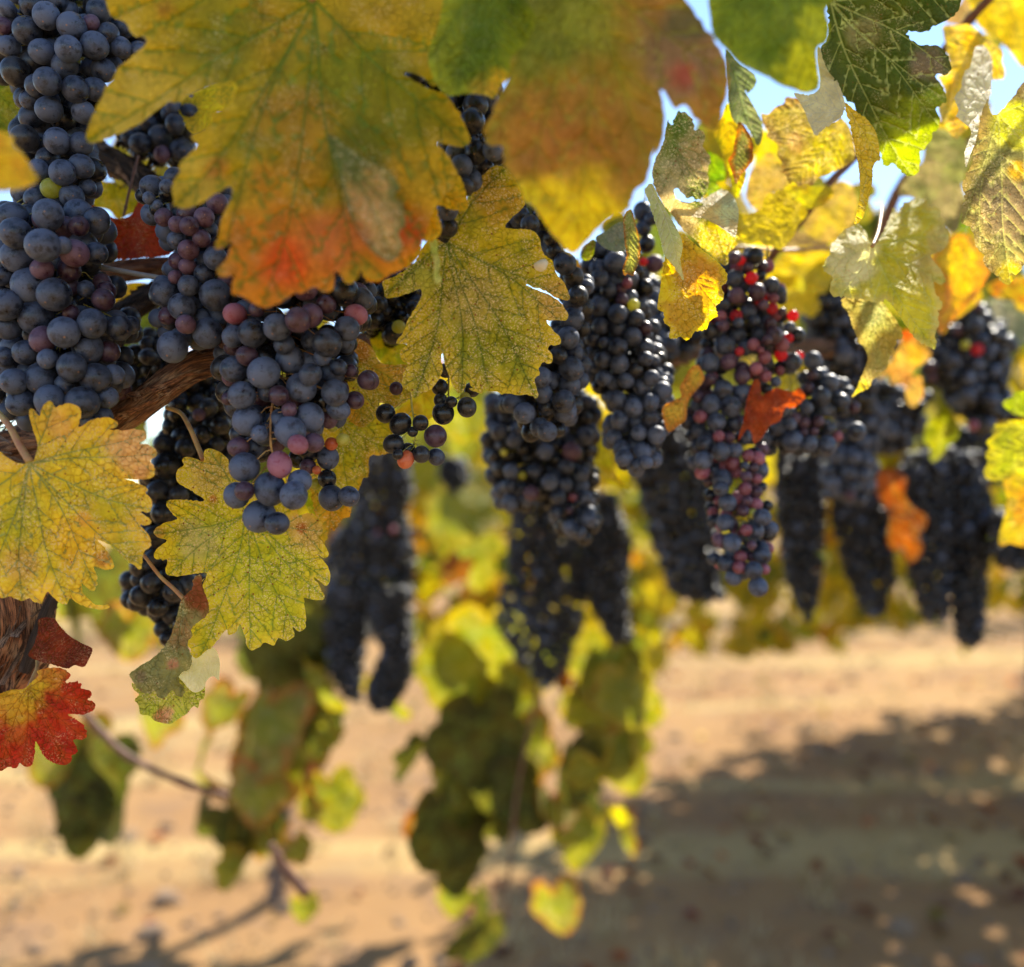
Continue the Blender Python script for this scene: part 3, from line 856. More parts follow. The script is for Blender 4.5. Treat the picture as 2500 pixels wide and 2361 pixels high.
# right hand canes
cane([P_(1835, 760, .70), P_(1852, 690, .68), P_(1893, 614, .66), P_(1963, 529, .65), P_(2029, 443, .65), P_(2084, 388, .66), P_(2170, 290, .70)], [11 * .66 / F, 10 * .66 / F, 9 * .66 / F], V2_)
cane([P_(2230, 260, .72), P_(2300, 130, .70), P_(2356, 60, .68), P_(2450, -40, .66), P_(2600, -200, .66)], [10 * .7 / F, 11 * .68 / F], V2_)
cane([P_(1760, 625, .66), P_(1802, 604, .66), P_(1910, 612, .68), P_(2040, 609, .72), P_(2150, 640, .8)], [4 * .66 / F, 5 * .7 / F], V2_, m=STEM_P)
cane([P_(2120, 660, .92), P_(2150, 580, .90), P_(2200, 455, .88), P_(2300, 380, .86), P_(2420, 330, .9)], [15 * .9 / F, 14 * .9 / F, 8 * .9 / F], V2_)
cane([P_(2280, 300, .7), P_(2330, 295, .66), P_(2380, 296, .6)], [3.5 * .7 / F, 3 * .6 / F], V2_, m=STEM_P)
cane([P_(190, 1720, 1.15), P_(290, 1830, 1.15), P_(420, 1900, 1.15), P_(560, 1945, 1.18)], [9 * 1.15 / F, 8 * 1.15 / F], V3_)
cane([P_(660, 2060, 1.12), P_(690, 2110, 1.12), P_(750, 2185, 1.12)], [9 * 1.15 / F, 13 * 1.15 / F], V3_)
cane([P_(1330, 1500, 1.45), P_(1310, 1700, 1.47), P_(1260, 1950, 1.47), P_(1235, 2250, 1.45)], [6 * 1.2 / F, 4 * 1.2 / F], V3_)
# thin twig hanging in front of the upper arm
cane([P_(338, 380, .545), P_(322, 440, .54), P_(308, 500, .54), P_(302, 528, .54)], [3.4 * .54 / F, 3 * .54 / F], V1)
# trellis wire through the row
w_ = [P_(-300, 556, .47), P_(200, 644, .49), P_(415, 682, .50), P_(700, 720, .54), P_(1200, 790, .70), P_(2400, 900, 1.3)]
mb = MB(); mb.tube([Vector(v) for v in catmull(w_, 8)], .0013, 10); o = mb.build('trellis_wire', WIRE)
tag(o, 'thin grey trellis wire running past the peeling horizontal branch', 'wire')
# trunks carried down to the soil
def stake_trunk(parent, x, y, z0, r):
    pts = [Vector((x, y, gz(x, y) - .05)), Vector((x + .03, y + .02, .35)), Vector((x - .02, y - .02, .7)), Vector((x, y, z0))]
    wood('trunk', pts, [r * 1.3, r, r * .9, r * .7], BARK_G, parent, int(x * 10) + 3, 20, .02, .3, 2)

def fallen():
    rr = random.Random(14)
    e = []
    for _ in range(300):
        y = rr.uniform(1.9, 6.5); x = rr.triangular(-.6, .62, .5) * y
        e.append(((x, y, gz(x, y) + .012)))
    vs, fs, cs, ls = [], [], [], []
    for (x, y, z) in e:
        p = rr.choice(['brown', 'rust', 'brown', 'tan', 'maroon', 'brownolive']); col = pc(p) * rr.uniform(.5, 1.0); s_ = rr.uniform(.025, .07)
        m = Matrix.Translation((x, y, z)) @ Matrix.Rotation(rr.random() * 6.28, 4, 'Z') @ Matrix.Rotation(R(90) + rr.gauss(0, .35), 4, 'X')
        k = LOW[rr.randrange(4)]; b = len(vs)
        for q in k: vs.append(m @ Vector((q[0] * s_, q[1] * s_ * 1.2, q[2] * s_))); cs.append(col); ls.append((q[0] * s_ * 100 + b, q[2] * s_ * 100, b * .1))
        nn = len(k)
        for i in range(1, nn): fs.append((b, b + i, b + 1 + (i % (nn - 1))))
    o = mesh_obj('fallen_leaves', vs, fs, LEAF, None); me = o.data
    a = me.attributes.new('pig', 'FLOAT_COLOR', 'POINT'); a.data.foreach_set('color', np.column_stack([np.array(cs), np.ones(len(cs))]).astype('f').ravel())
    b = me.attributes.new('lc', 'FLOAT_VECTOR', 'POINT'); b.data.foreach_set('vector', np.array(ls, 'f').ravel())
    c = me.attributes.new('spk', 'FLOAT', 'POINT'); c.data.foreach_set('value', np.full(len(vs), .2, 'f'))
    tag(o, 'brown and rust fallen vine leaves littering the soil', 'fallen leaves', None, 'stuff')
fallen()
# ---------------------------------------------------------------- leaves traced as individuals
def Pt(reg, x, y): return T(reg, [(x, y)])[0]
def BL(reg, *bl):
    s = REG[reg][2]
    return [(Pt(reg, x, y), r / s, c, k) for x, y, r, c, k in bl]
def pet(reg, *pts): return [Pt(reg, p[0], p[1]) + tuple(p[2:]) for p in pts]

# A: big leaf, top left of centre
A = T(1, [(1760, -30), (1700, -250), (1500, -430), (1200, -470), (900, -350), (640, -200), (600, -60), (612, 40), (640, 100), (690, 115), (725, 140), (745, 185), (775, 215), (815, 205), (840, 240), (800, 280), (755, 320), (700, 365), (655, 410), (655, 445), (605, 490), (570, 570), (530, 650), (505, 720), (490, 790), (510, 822), (545, 818), (620, 790), (720, 745), (820, 690), (900, 625), (960, 582), (1000, 590), (1040, 575), (1100, 530), (1200, 495), (1290, 468), (1340, 470), (1352, 500), (1330, 570), (1300, 610), (1240, 635), (1190, 660), (1215, 685), (1160, 735), (1100, 765), (1090, 790), (1125, 820), (1100, 860), (1040, 915), (1015, 950), (1030, 975), (990, 1040), (985, 1110), (1000, 1180), (1060, 1190), (1140, 1165), (1220, 1110), (1310, 1065), (1325, 1090), (1320, 1130), (1290, 1190), (1260, 1260), (1245, 1330), (1225, 1420), (1270, 1415), (1320, 1385), (1325, 1400), (1300, 1450), (1255, 1510), (1240, 1575), (1300, 1580), (1345, 1565), (1320, 1630), (1325, 1680), (1380, 1690), (1420, 1712), (1490, 1755), (1540, 1750), (1620, 1715), (1680, 1670), (1720, 1675), (1770, 1640), (1800, 1635), (1830, 1660), (1875, 1670), (1905, 1640), (1910, 1590), (1905, 1540)]) \
  + T(2, [(190, 1570), (215, 1610), (250, 1620), (290, 1590), (305, 1540), (330, 1570), (370, 1600), (430, 1590), (470, 1560), (540, 1530), (560, 1480), (620, 1440), (655, 1380), (700, 1260), (735, 1180), (790, 1110), (860, 1010), (840, 950), (790, 870), (740, 815), (880, 840), (935, 800), (900, 720), (865, 640), (800, 555), (740, 520), (640, 480), (540, 408), (630, 425), (720, 490), (760, 480), (740, 380), (740, 250), (780, 120), (850, -60), (800, -260), (500, -420), (200, -330), (80, -180), (40, -40)])
hero(A, Pt(1, 1780, 0), .37, dict(base=(.33, .245, .012), alt=(.50, .28, .015), edge=(.62, .38, .02), mid=(.15, .17, .015), mw=.03, mk=.5, ew=.12, spk=.22, vc=(.12, .2, .03),
     blobs=BL(1, (800, 620, 330, (.62, .42, .06), .7), (1450, 500, 300, (.36, .26, .015), .6), (2150, 600, 420, (.20, .20, .01), .8), (2080, 900, 260, (.12, .13, .01), .7), (1080, 1030, 220, (.58, .40, .06), .6), (1250, 960, 80, 'rust', .5), (1560, 1500, 520, (.62, .20, .02), .9), (1300, 250, 260, (.20, .19, .012), .7), (1700, 700, 260, (.42, .19, .02), .6), (1620, 1500, 160, (.72, .08, .015), .8), (1980, 1350, 260, (.58, .16, .05), .7), (2280, 1350, 250, (.50, .07, .02), .85), (2330, 1550, 160, (.75, .32, .02), .8), (940, 60, 60, 'rust', .5))),
     V1, tilt=(.1, .25), curl=.25, wav=.7, grid=.022, petiole=pet(1, (1780, 0, .37), (1800, -120, .375), (1900, -300, .38)), pr=7,
     tips=T(1, [(505, 800), (1010, 1170), (1250, 1560), (1500, 1740), (2040, 1600), (2660, 830), (700, -250)]), label='big blurred yellow and olive leaf with an orange-red tip')
Fl = T(2, [(120, 760), (300, 890), (430, 950), (490, 1000), (530, 1075), (490, 1110), (540, 1160), (555, 1230), (562, 1280), (520, 1330), (545, 1400), (520, 1460), (480, 1490), (430, 1480), (350, 1410), (290, 1330), (250, 1250), (210, 1120), (170, 960)])
hero(Fl, Pt(2, 150, 780), .355, dict(base=(.56, .36, .12), alt=(.50, .30, .09), edge=(.10, .13, .03), ew=.07, mid=(.10, .13, .03), spk=.6, blobs=BL(2, (200, 900, 200, (.12, .16, .03), .8), (260, 1350, 120, 'rust', .5))), V1, tilt=(-.2, .2), wav=.6, label='tan mottled leaf lobe lying over the orange part of the big leaf', tips=T(2, [(540, 1080), (555, 1280), (480, 1480), (290, 1330)]))
A2 = T(2, [(640, 1040), (700, 1015), (850, 985), (900, 1080), (915, 1190), (840, 1202), (740, 1175), (765, 1290), (755, 1345), (700, 1380), (655, 1375), (650, 1440), (590, 1512), (480, 1565), (400, 1612), (330, 1590), (300, 1450), (380, 1200), (520, 1050)])
hero(A2, Pt(2, 500, 1000), .395, dict(base='yellow', alt=(.72, .38, .02), edge='yellow', spk=.1, blobs=BL(2, (450, 1560, 150, (.75, .22, .02), .6))), V1, tilt=(.3, .2), label='bright yellow-orange leaf edge behind the big leaf')
hero(T(2, [(120, 1190), (300, 1080), (420, 1100), (520, 1050), (640, 990), (560, 800), (420, 600), (250, 640), (100, 900)]), Pt(2, 400, 620), .405, dict(base='lemon', alt='yellow'), V1, tilt=(.2, .6), vein=False)
# B: big leaf right of centre
Bm = T(2, [(1580, -330), (1250, -420), (1100, -250), (1250, -20), (1300, 120), (1240, 260), (1165, 320), (1160, 400), (1120, 500), (1080, 570), (1050, 660), (1010, 765), (1040, 832), (1105, 832), (1125, 880), (1125, 935), (1180, 1030), (1220, 1085), (1250, 1150), (1292, 1180), (1330, 1235), (1380, 1310), (1430, 1370), (1480, 1432), (1522, 1450), (1570, 1410), (1620, 1350), (1665, 1300), (1740, 1240), (1800, 1220), (1840, 1180), (1870, 1090), (1920, 1050), (1955, 980), (1965, 900), (1985, 840)]) \
   + T(3, [(190, 760), (230, 700), (245, 600), (240, 520), (225, 430), (262, 480), (292, 530), (335, 512), (380, 560), (430, 612), (480, 635), (512, 600), (528, 520), (552, 430), (550, 330), (520, 250), (470, 170), (410, 90), (350, 0), (300, -120), (180, -200), (60, -220), (0, -100)])
hero(Bm, Pt(2, 1600, -140), .34, dict(base=(.34, .21, .015), alt=(.42, .19, .03), edge=(.46, .32, .02), ew=.05, ek=.5, mid=(.22, .21, .015), mw=.03, mk=.45, spk=.12, vc=(.34, .33, .05), vk=.5,
     blobs=BL(2, (1400, 150, 330, (.13, .17, .015), .8), (1450, 850, 260, (.42, .15, .03), .6), (1640, 120, 200, (.30, .30, .03), .6), (1520, 1330, 400, (.95, .66, .01), 1.0), (1250, 1150, 120, (.95, .7, .02), .9), (2150, 300, 330, (.26, .15, .07), .85), (2170, 120, 160, (.10, .10, .03), .7), (2140, 430, 90, (.45, .08, .05), .7))), V1, tilt=(-.15, .2), curl=.15, wav=.5, grid=.024,
     petiole=pet(2, (1600, -140, .33), (1620, -300, .34), (1700, -480, .36)), pr=7, tips=T(2, [(1522, 1440), (1015, 800), (1960, 1000), (2420, 480 * .9), (1100, 560), (1250, 1150)]) , label='big blurred olive and rust leaf ending in a bright yellow tip')
B2 = T(2, [(830, -200), (770, 40), (735, 180), (700, 260), (690, 350), (730, 470), (800, 545), (900, 535), (1010, 542), (1070, 560), (1105, 490), (1160, 430), (1240, 330), (1350, 200), (1350, -150), (1100, -350)])
hero(B2, Pt(2, 1050, -220), .37, dict(base=(.10, .15, .015), alt=(.24, .27, .02), edge=(.40, .42, .03), ew=.13, mid='green', spk=.1, blobs=BL(2, (1090, 470, 90, (.75, .45, .03), .9), (1000, 520, 90, (.6, .35, .05), .6))), V1, tilt=(.2, .1), curl=.3, wav=.6, tips=T(2, [(700, 330), (1000, 540), (850, 530), (1100, 480)]), label='blurred dark green leaf between the two big leaves')
Dl = T(3, [(440, -200), (450, -40), (460, 60), (480, 170), (540, 240), (600, 302), (670, 342), (740, 372), (800, 412), (860, 430), (920, 452), (975, 442), (997, 400), (985, 300), (985, 232), (1032, 200), (1042, 120), (1025, 50), (1060, -60), (900, -300), (600, -320)])
hero(Dl, Pt(3, 760, -220), .345, dict(base=(.12, .18, .015), alt=(.20, .25, .02), edge=(.30, .34, .03), mid='green', spk=.05, blobs=BL(3, (930, 330, 150, (.70, .66, .02), .95), (970, 120, 110, (.6, .6, .03), .7))), V1, tilt=(.1, .2), curl=.3, wav=.6, label='blurred green leaf with a bright yellow right edge at the top', tips=T(3, [(975, 430), (480, 170), (700, 350), (1035, 150)]))
El = T(1, [(-400, 600), (-200, 660), (0, 745), (60, 770), (82, 790), (72, 820), (130, 880), (172, 940), (205, 1000), (215, 1030), (170, 1060), (100, 1080), (0, 1092), (-200, 1060), (-400, 1000)])
hero(El, Pt(1, -300, 780), .32, dict(base=(.78, .46, .02), alt=(.74, .38, .03), edge=(.75, .5, .05), spk=.05), V1, tilt=(.2, .2), label='blurred golden leaf tip poking in from the left edge', tips=T(1, [(210, 1025), (60, 1080), (60, 775)]))

# G: sharp speckled leaf in the centre
G = T(2, [(820, 1345), (840, 1250), (880, 1190), (915, 1150), (960, 1080), (985, 1020), (1060, 950), (1110, 950), (1150, 980), (1215, 1080), (1240, 1170), (1180, 1230), (1128, 1292), (1180, 1305), (1270, 1310), (1320, 1345), (1332, 1400), (1350, 1450), (1400, 1490), (1420, 1560), (1465, 1612), (1497, 1690), (1490, 1715), (1440, 1708), (1400, 1690), (1370, 1665), (1300, 1640), (1245, 1622), (1310, 1655), (1360, 1672), (1420, 1705), (1462, 1745), (1485, 1795), (1480, 1832), (1430, 1825), (1385, 1832)]) \
  + T(6, [(345, 525), (370, 570), (405, 602), (408, 640), (352, 648), (372, 690), (367, 725), (320, 727), (312, 780), (290, 800), (300, 850), (305, 888), (260, 870), (200, 872), (185, 850), (152, 866), (100, 830), (62, 842), (30, 860), (0, 838)]) \
  + T(5, [(1790, 620), (1755, 598), (1718, 596), (1705, 618), (1672, 600), (1640, 552), (1602, 580), (1582, 612), (1540, 590), (1502, 535), (1480, 602), (1442, 602), (1410, 540), (1390, 490), (1372, 440), (1360, 380), (1352, 420), (1362, 470), (1340, 530), (1292, 590), (1240, 610), (1202, 642), (1170, 600), (1130, 560), (1142, 480), (1166, 440), (1132, 428), (1120, 370), (1160, 330), (1098, 325), (1130, 270), (1152, 220), (1180, 160), (1212, 110), (1238, 60), (1240, 20), (1215, 18), (1130, 50), (1040, 65), (1024, 10)]) \
  + T(2, [(430, 1605), (480, 1585), (560, 1540), (620, 1490), (650, 1430), (700, 1370), (770, 1360)])
hero(G, Pt(2, 795, 1380), .445, dict(base=(.38, .34, .025), alt=(.56, .42, .035), edge=(.70, .50, .04), ew=.08, mid=(.18, .22, .025), mw=.022, mk=.75, spk=.75, vc=(.10, .16, .03),
     blobs=BL(2, (1080, 1150, 160, (.50, .24, .05), .55), (950, 1700, 200, (.50, .34, .12), .4), (1400, 1720, 130, (.62, .36, .12), .6), (650, 1600, 130, (.35, .40, .10), .5))), V1, tilt=(.15, -.2), curl=-.12, wav=.75, grid=.016,
     tips=T(2, [(1120, 965), (1490, 1690), (440, 1680)]) + T(6, [(300, 875), (85, 835), (400, 520)]) + T(5, [(1480, 600), (1210, 630), (1040, 60)]), label='sharp speckled yellow-green leaf in the centre, petiole joint at its upper left')
hero(T(2, [(700, 1360), (740, 1370), (745, 1440), (760, 1500), (752, 1560), (768, 1600), (735, 1620), (720, 1570), (725, 1500), (705, 1430)]), Pt(2, 720, 1350), .40, dict(base=(.62, .66, .25), alt=(.5, .6, .15), spk=.1), V1, label='narrow pale folded leaf edge', vein=True)
# H: left leaf
H = T(4, [(195, 980), (215, 900), (192, 830), (172, 760), (166, 708), (190, 698), (225, 740), (240, 690), (270, 655), (300, 660), (318, 690), (345, 675), (400, 670), (440, 680), (463, 715), (452, 780), (438, 812), (500, 770), (560, 750), (620, 748), (670, 772), (662, 802), (620, 815), (700, 818), (780, 812), (830, 835), (832, 868), (788, 895), (850, 902), (890, 932), (894, 965), (858, 990), (880, 1030), (880, 1075), (840, 1098), (780, 1102), (688, 1095), (760, 1110), (820, 1140), (847, 1158), (828, 1175), (860, 1210), (866, 1270), (842, 1287), (798, 1285), (850, 1320), (862, 1350), (830, 1362), (798, 1360), (850, 1418), (862, 1480), (830, 1502), (814, 1540), (805, 1608), (760, 1590), (700, 1540), (640, 1482), (600, 1460), (556, 1444), (600, 1490), (640, 1560), (645, 1608), (590, 1612), (532, 1595), (552, 1650), (548, 1722), (520, 1732), (480, 1702), (468, 1688), (470, 1740), (510, 1790), (550, 1818), (600, 1815), (632, 1828), (590, 1842), (540, 1836), (500, 1830), (440, 1800), (400, 1778), (380, 1812), (330, 1796), (290, 1752), (268, 1738), (240, 1802), (200, 1800), (170, 1778), (120, 1792), (60, 1768), (0, 1772), (-120, 1700), (-300, 1500), (-350, 1250), (-200, 1050), (-80, 940), (0, 942), (60, 990), (120, 1008), (155, 1005)])
hero(H, Pt(4, 172, 1003), .43, dict(base=(.80, .56, .035), alt=(.90, .60, .04), edge=(.92, .56, .06), ew=.10, mid=(.42, .44, .04), mw=.02, mk=.5, spk=.5, vc=(.24, .30, .12),
     blobs=BL(4, (340, 780, 110, (.92, .48, .16), .6), (760, 900, 190, (.92, .46, .24), .65), (800, 1060, 60, (.9, .4, .2), .6), (480, 1330, 60, (.85, .3, .1), .6), (640, 1250, 170, (.52, .44, .03), .6), (430, 1450, 170, (.90, .50, .03), .7), (90, 1300, 170, (.42, .42, .04), .6), (720, 1480, 120, (.48, .40, .03), .7), (580, 1560, 60, (.45, .12, .06), .6), (120, 1600, 120, (.60, .30, .12), .5))), V1, tilt=(.05, -.15), curl=-.1, wav=.8, grid=.016,
     tips=T(4, [(300, 668), (820, 850), (880, 960), (850, 1270), (805, 1595), (540, 1720), (380, 1800), (120, 1785), (-330, 1280), (-80, 1740)]), petiole=pet(4, (172, 1003, .43), (110, 900, .435), (50, 790, .44), (-40, 690, .45)), pr=9, label='golden sharp leaf with notched margin at the left edge below the grapes')
# I: lower leaf under the long cluster
I_ = T(4, [(1160, 1000), (1166, 940), (1195, 924), (1250, 940), (1300, 985), (1330, 1060), (1420, 1120), (1540, 1090), (1620, 1120), (1690, 1230), (1700, 1300), (1760, 1290), (1810, 1310), (1835, 1345), (1842, 1400), (1815, 1430), (1850, 1468), (1876, 1530), (1850, 1548), (1812, 1530), (1860, 1580), (1884, 1640), (1872, 1702), (1840, 1696), (1785, 1652), (1840, 1735), (1848, 1782), (1800, 1787), (1738, 1775)]) \
   + T(8, [(1180, 108), (1186, 170), (1184, 212), (1160, 226), (1135, 208), (1142, 245), (1110, 262), (1080, 250), (1062, 282), (1030, 268), (1000, 290), (966, 296), (950, 250), (932, 196), (915, 226), (885, 240), (880, 215), (850, 252), (820, 290), (792, 340), (764, 346), (736, 320), (740, 295), (720, 268), (748, 240), (736, 208), (778, 180), (806, 148), (775, 110), (780, 60), (800, 12)]) \
   + T(4, [(1145, 1690), (1182, 1632), (1100, 1640), (1010, 1652), (952, 1640), (945, 1600), (957, 1562), (900, 1556), (878, 1530), (902, 1488), (952, 1448), (900, 1430), (876, 1405), (890, 1375), (940, 1350), (1012, 1325), (975, 1290), (948, 1238), (960, 1220), (1050, 1215), (1165, 1220), (1100, 1170), (1018, 1120), (1003, 1080), (1015, 1042), (1048, 1020), (1038, 985), (1070, 970), (1120, 982)])
hero(I_, Pt(4, 1405, 1300), .475, dict(base=(.56, .52, .03), alt=(.68, .56, .04), edge=(.80, .58, .05), ew=.07, mid=(.32, .38, .03), mw=.02, mk=.4, spk=.75, vc=(.16, .26, .05),
     blobs=BL(4, (1200, 1080, 150, (.58, .38, .12), .6), (1130, 1450, 150, (.55, .48, .22), .5), (1740, 1380, 130, (.66, .42, .15), .7), (1215, 1210, 28, (.5, .13, .05), .8), (1720, 1380, 30, (.5, .13, .05), .8), (1620, 1800, 200, (.44, .44, .03), .5), (900, 1400, 50, (.6, .3, .12), .6))), V1, tilt=(-.1, -.25), curl=-.1, wav=.8, grid=.016,
     tips=T(4, [(1200, 935), (885, 1405), (960, 1640), (1840, 1400), (1878, 1690), (1840, 1770)]) + T(8, [(966, 290), (1160, 220), (764, 340)]), petiole=pet(4, (1160, 990, .475), (1120, 890, .478), (1080, 800, .48), (1030, 720, .49), (950, 690, .50)), pr=6, label='sharp yellow-green speckled leaf under the long centre-left cluster')
# J folded leaf
hero(T(8, [(705, 100), (745, 60), (750, 20), (780, 5), (786, 50), (812, 130), (795, 170), (748, 205), (740, 240), (728, 270), (735, 300), (745, 335), (735, 370), (700, 390), (695, 420), (716, 452), (708, 477), (688, 476), (665, 455), (640, 482), (612, 480), (600, 455), (570, 468), (535, 450), (518, 420), (502, 390), (540, 360), (590, 330), (640, 280), (672, 210), (690, 150)]), Pt(8, 712, 98), .455, dict(base=(.26, .24, .09), alt=(.30, .26, .08), mid=(.16, .17, .06), spk=.35, vc=(.28, .27, .12), blobs=BL(8, (770, 90, 90, (.22, .06, .025), .95), (700, 230, 70, (.30, .14, .06), .6), (670, 350, 26, (.42, .2, .12), .9), (545, 400, 30, (.2, .13, .09), .7))), V1, tilt=(.3, -.1), wav=.8, tips=T(8, [(505, 390), (540, 450), (630, 480), (700, 475), (735, 330)]), petiole=pet(8, (712, 98, .455), (670, 55, .46), (620, 10, .465)) + pet(4, (820, 1530, .47)), pr=5, label='folded drooping leaf, grey-olive underside with a brown dried top')
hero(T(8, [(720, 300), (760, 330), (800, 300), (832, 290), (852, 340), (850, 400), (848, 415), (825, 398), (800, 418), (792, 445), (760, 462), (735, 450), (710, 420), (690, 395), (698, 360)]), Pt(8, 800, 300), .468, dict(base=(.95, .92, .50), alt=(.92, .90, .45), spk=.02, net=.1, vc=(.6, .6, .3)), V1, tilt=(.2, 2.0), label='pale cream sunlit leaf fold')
hero(T(8, [(560, 400), (530, 430), (512, 425), (518, 450), (540, 470), (522, 490), (538, 512), (545, 546), (580, 552), (600, 572), (655, 584), (676, 575), (700, 560), (724, 545), (750, 515), (768, 522), (775, 492), (792, 482), (795, 430), (780, 400), (650, 380)]), Pt(8, 660, 400), .472, dict(base=(.42, .44, .05), alt=(.50, .48, .08), spk=.5, blobs=BL(8, (630, 555, 40, (.52, .2, .1), .9), (655, 540, 26, (.72, .4, .2), .9))), V1, tilt=(.1, .3), label='lower yellow-green lobe with a browned tip')
# K red leaf
hero(T(8, [(130, 415), (150, 395), (145, 378), (190, 366), (240, 368), (272, 390), (265, 410), (240, 426), (290, 420), (312, 425), (316, 445), (350, 455), (354, 476), (340, 490), (366, 500), (366, 528), (320, 547), (262, 545), (300, 570), (330, 600), (337, 630), (320, 645), (284, 645), (300, 682), (295, 700), (278, 706), (278, 726), (255, 743), (215, 738), (175, 712), (150, 672), (138, 650), (134, 702), (125, 741), (100, 751), (75, 735), (65, 757), (30, 750), (5, 766), (-60, 760), (-120, 650), (-100, 520), (-30, 480), (30, 455), (80, 450), (100, 440)]), Pt(8, 112, 442), .465, dict(base=(.50, .03, .012), alt=(.40, .02, .012), edge=(.45, .03, .015), spk=.22, mid=(.50, .10, .02), vc=(.25, .03, .01), vk=.5, blobs=BL(8, (190, 400, 70, (.62, .28, .04), .95), (60, 480, 130, (.66, .40, .04), .9), (110, 440, 70, (.62, .42, .04), .9), (60, 620, 50, (.60, .22, .04), .4))), V1, tilt=(-.1, -.2), curl=-.1, wav=1.1, tips=T(8, [(230, 375), (362, 512), (330, 635), (265, 738), (95, 745), (10, 760), (-100, 640)]), petiole=pet(8, (112, 442, .465), (130, 400, .47), (145, 360, .475), (140, 300, .49)), pr=5, label='red leaf turning orange near its stem, bottom left')
hero(T(8, [(150, 178), (205, 172), (230, 200), (270, 242), (320, 272), (358, 292), (345, 332), (325, 363), (290, 356), (262, 369), (225, 360), (190, 350), (150, 340), (110, 318), (130, 280), (148, 220)]), Pt(8, 140, 330), .475, dict(base=(.24, .05, .025), alt=(.15, .035, .02), spk=.15, vc=(.45, .18, .1), vk=.5), V1, tilt=(.5, .2), wav=2.0, label='crumpled dark red-brown dry leaf beside the trunk', tips=T(8, [(205, 175), (355, 295), (320, 360), (250, 365)]))
# M leaves behind the centre-left cluster
hero(T(5, [(830, 330), (880, 298), (960, 350), (1000, 430), (1080, 448), (1165, 445), (1210, 500), (1200, 600), (1100, 690), (1010, 665), (1000, 700), (962, 755), (920, 800), (880, 800), (820, 750), (780, 600), (790, 430)]), Pt(5, 860, 420), .50, dict(base=(.50, .38, .05), alt=(.58, .34, .06), mid=(.35, .33, .04), spk=.7, blobs=BL(5, (880, 380, 90, (.42, .16, .04), .7))), V1, tilt=(.2, .2), wav=1.2, label='brown-speckled gold leaf behind the two small hanging clusters')
hero(T(5, [(700, 780), (850, 700), (960, 700), (1060, 760), (1110, 850), (1070, 940), (1000, 966), (968, 962), (940, 985), (938, 1080), (905, 1100), (880, 1172), (850, 1200), (833, 1310), (790, 1330), (740, 1400), (715, 1380), (690, 1475), (650, 1400), (620, 1250), (590, 1050), (620, 850)]), Pt(5, 780, 780), .51, dict(base=(.50, .42, .04), alt=(.60, .42, .04), edge=(.66, .36, .04), ew=.06, mid=(.36, .36, .04), spk=.6, blobs=BL(5, (770, 1330, 120, (.72, .3, .03), .7))), V1, tilt=(.1, -.1), wav=1.0, label='yellow-olive leaf hanging behind the lone pair of grapes', tips=T(5, [(700, 1460), (920, 1080), (1060, 940), (1080, 780), (840, 1290)]))
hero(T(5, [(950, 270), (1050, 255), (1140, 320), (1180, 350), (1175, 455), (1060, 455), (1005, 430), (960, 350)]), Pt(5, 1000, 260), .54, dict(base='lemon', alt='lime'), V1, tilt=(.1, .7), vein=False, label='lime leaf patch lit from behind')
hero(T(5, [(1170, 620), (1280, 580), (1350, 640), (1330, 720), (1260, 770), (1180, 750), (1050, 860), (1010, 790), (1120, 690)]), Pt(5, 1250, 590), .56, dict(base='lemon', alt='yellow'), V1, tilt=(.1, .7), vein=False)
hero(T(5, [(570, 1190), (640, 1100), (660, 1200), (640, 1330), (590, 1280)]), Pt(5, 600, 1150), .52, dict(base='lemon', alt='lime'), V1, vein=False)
# upper-left pieces
hero(T(1, [(440, 1200), (500, 1150), (560, 1190), (640, 1240), (700, 1245), (750, 1222), (790, 1150), (830, 1180), (872, 1205), (920, 1300), (988, 1400), (960, 1455), (800, 1470), (620, 1475), (560, 1390), (500, 1330), (470, 1270)]), Pt(1, 770, 1300), .545, dict(base=(.28, .035, .018), alt=(.36, .05, .02), spk=.2, vc=(.40, .12, .06), vk=.5, blobs=BL(1, (650, 1350, 120, (.2, .03, .02), .6))), V1, tilt=(-.2, .3), wav=1.8, label='crinkled dark red dry leaf above the horizontal branch')
hero(T(1, [(420, 1190), (500, 1130), (540, 1010), (590, 1030), (640, 1040), (720, 1070), (800, 1130), (760, 1200), (700, 1245), (660, 1240), (600, 1190)]), Pt(1, 640, 1020), .59, dict(base='yellow', alt='oliveyellow', mid='olive', spk=.3), V1, tilt=(.1, .3), label='yellow-green leaf between the two upper branches')
hero(T(1, [(1000, 560), (1090, 530), (1200, 478), (1300, 440), (1400, 440), (1440, 560), (1330, 640), (1240, 640), (1250, 700), (1160, 745), (1090, 760), (1030, 660)]), Pt(1, 1330, 500), .56, dict(base=(.85, .62, .02), alt='yellow', spk=.1), V1, tilt=(.2, .6), label='small bright yellow leaf behind the sunlit upper grapes')
hero(T(1, [(640, 1640), (760, 1610), (860, 1625), (780, 1690), (700, 1750), (640, 1770), (620, 1700)]), Pt(1, 830, 1630), .60, dict(base='yellow', alt='gold'), V1, tilt=(.1, .5), vein=False)
hero(T(1, [(-200, 380), (0, 400), (60, 480), (120, 520), (145, 600), (120, 700), (70, 760), (-50, 800), (-200, 760)]), Pt(1, -80, 420), .54, dict(base='olive', alt='green', mid='green', spk=.2), V1, tilt=(.1, .1), label='dim olive leaf behind the topmost left cluster')

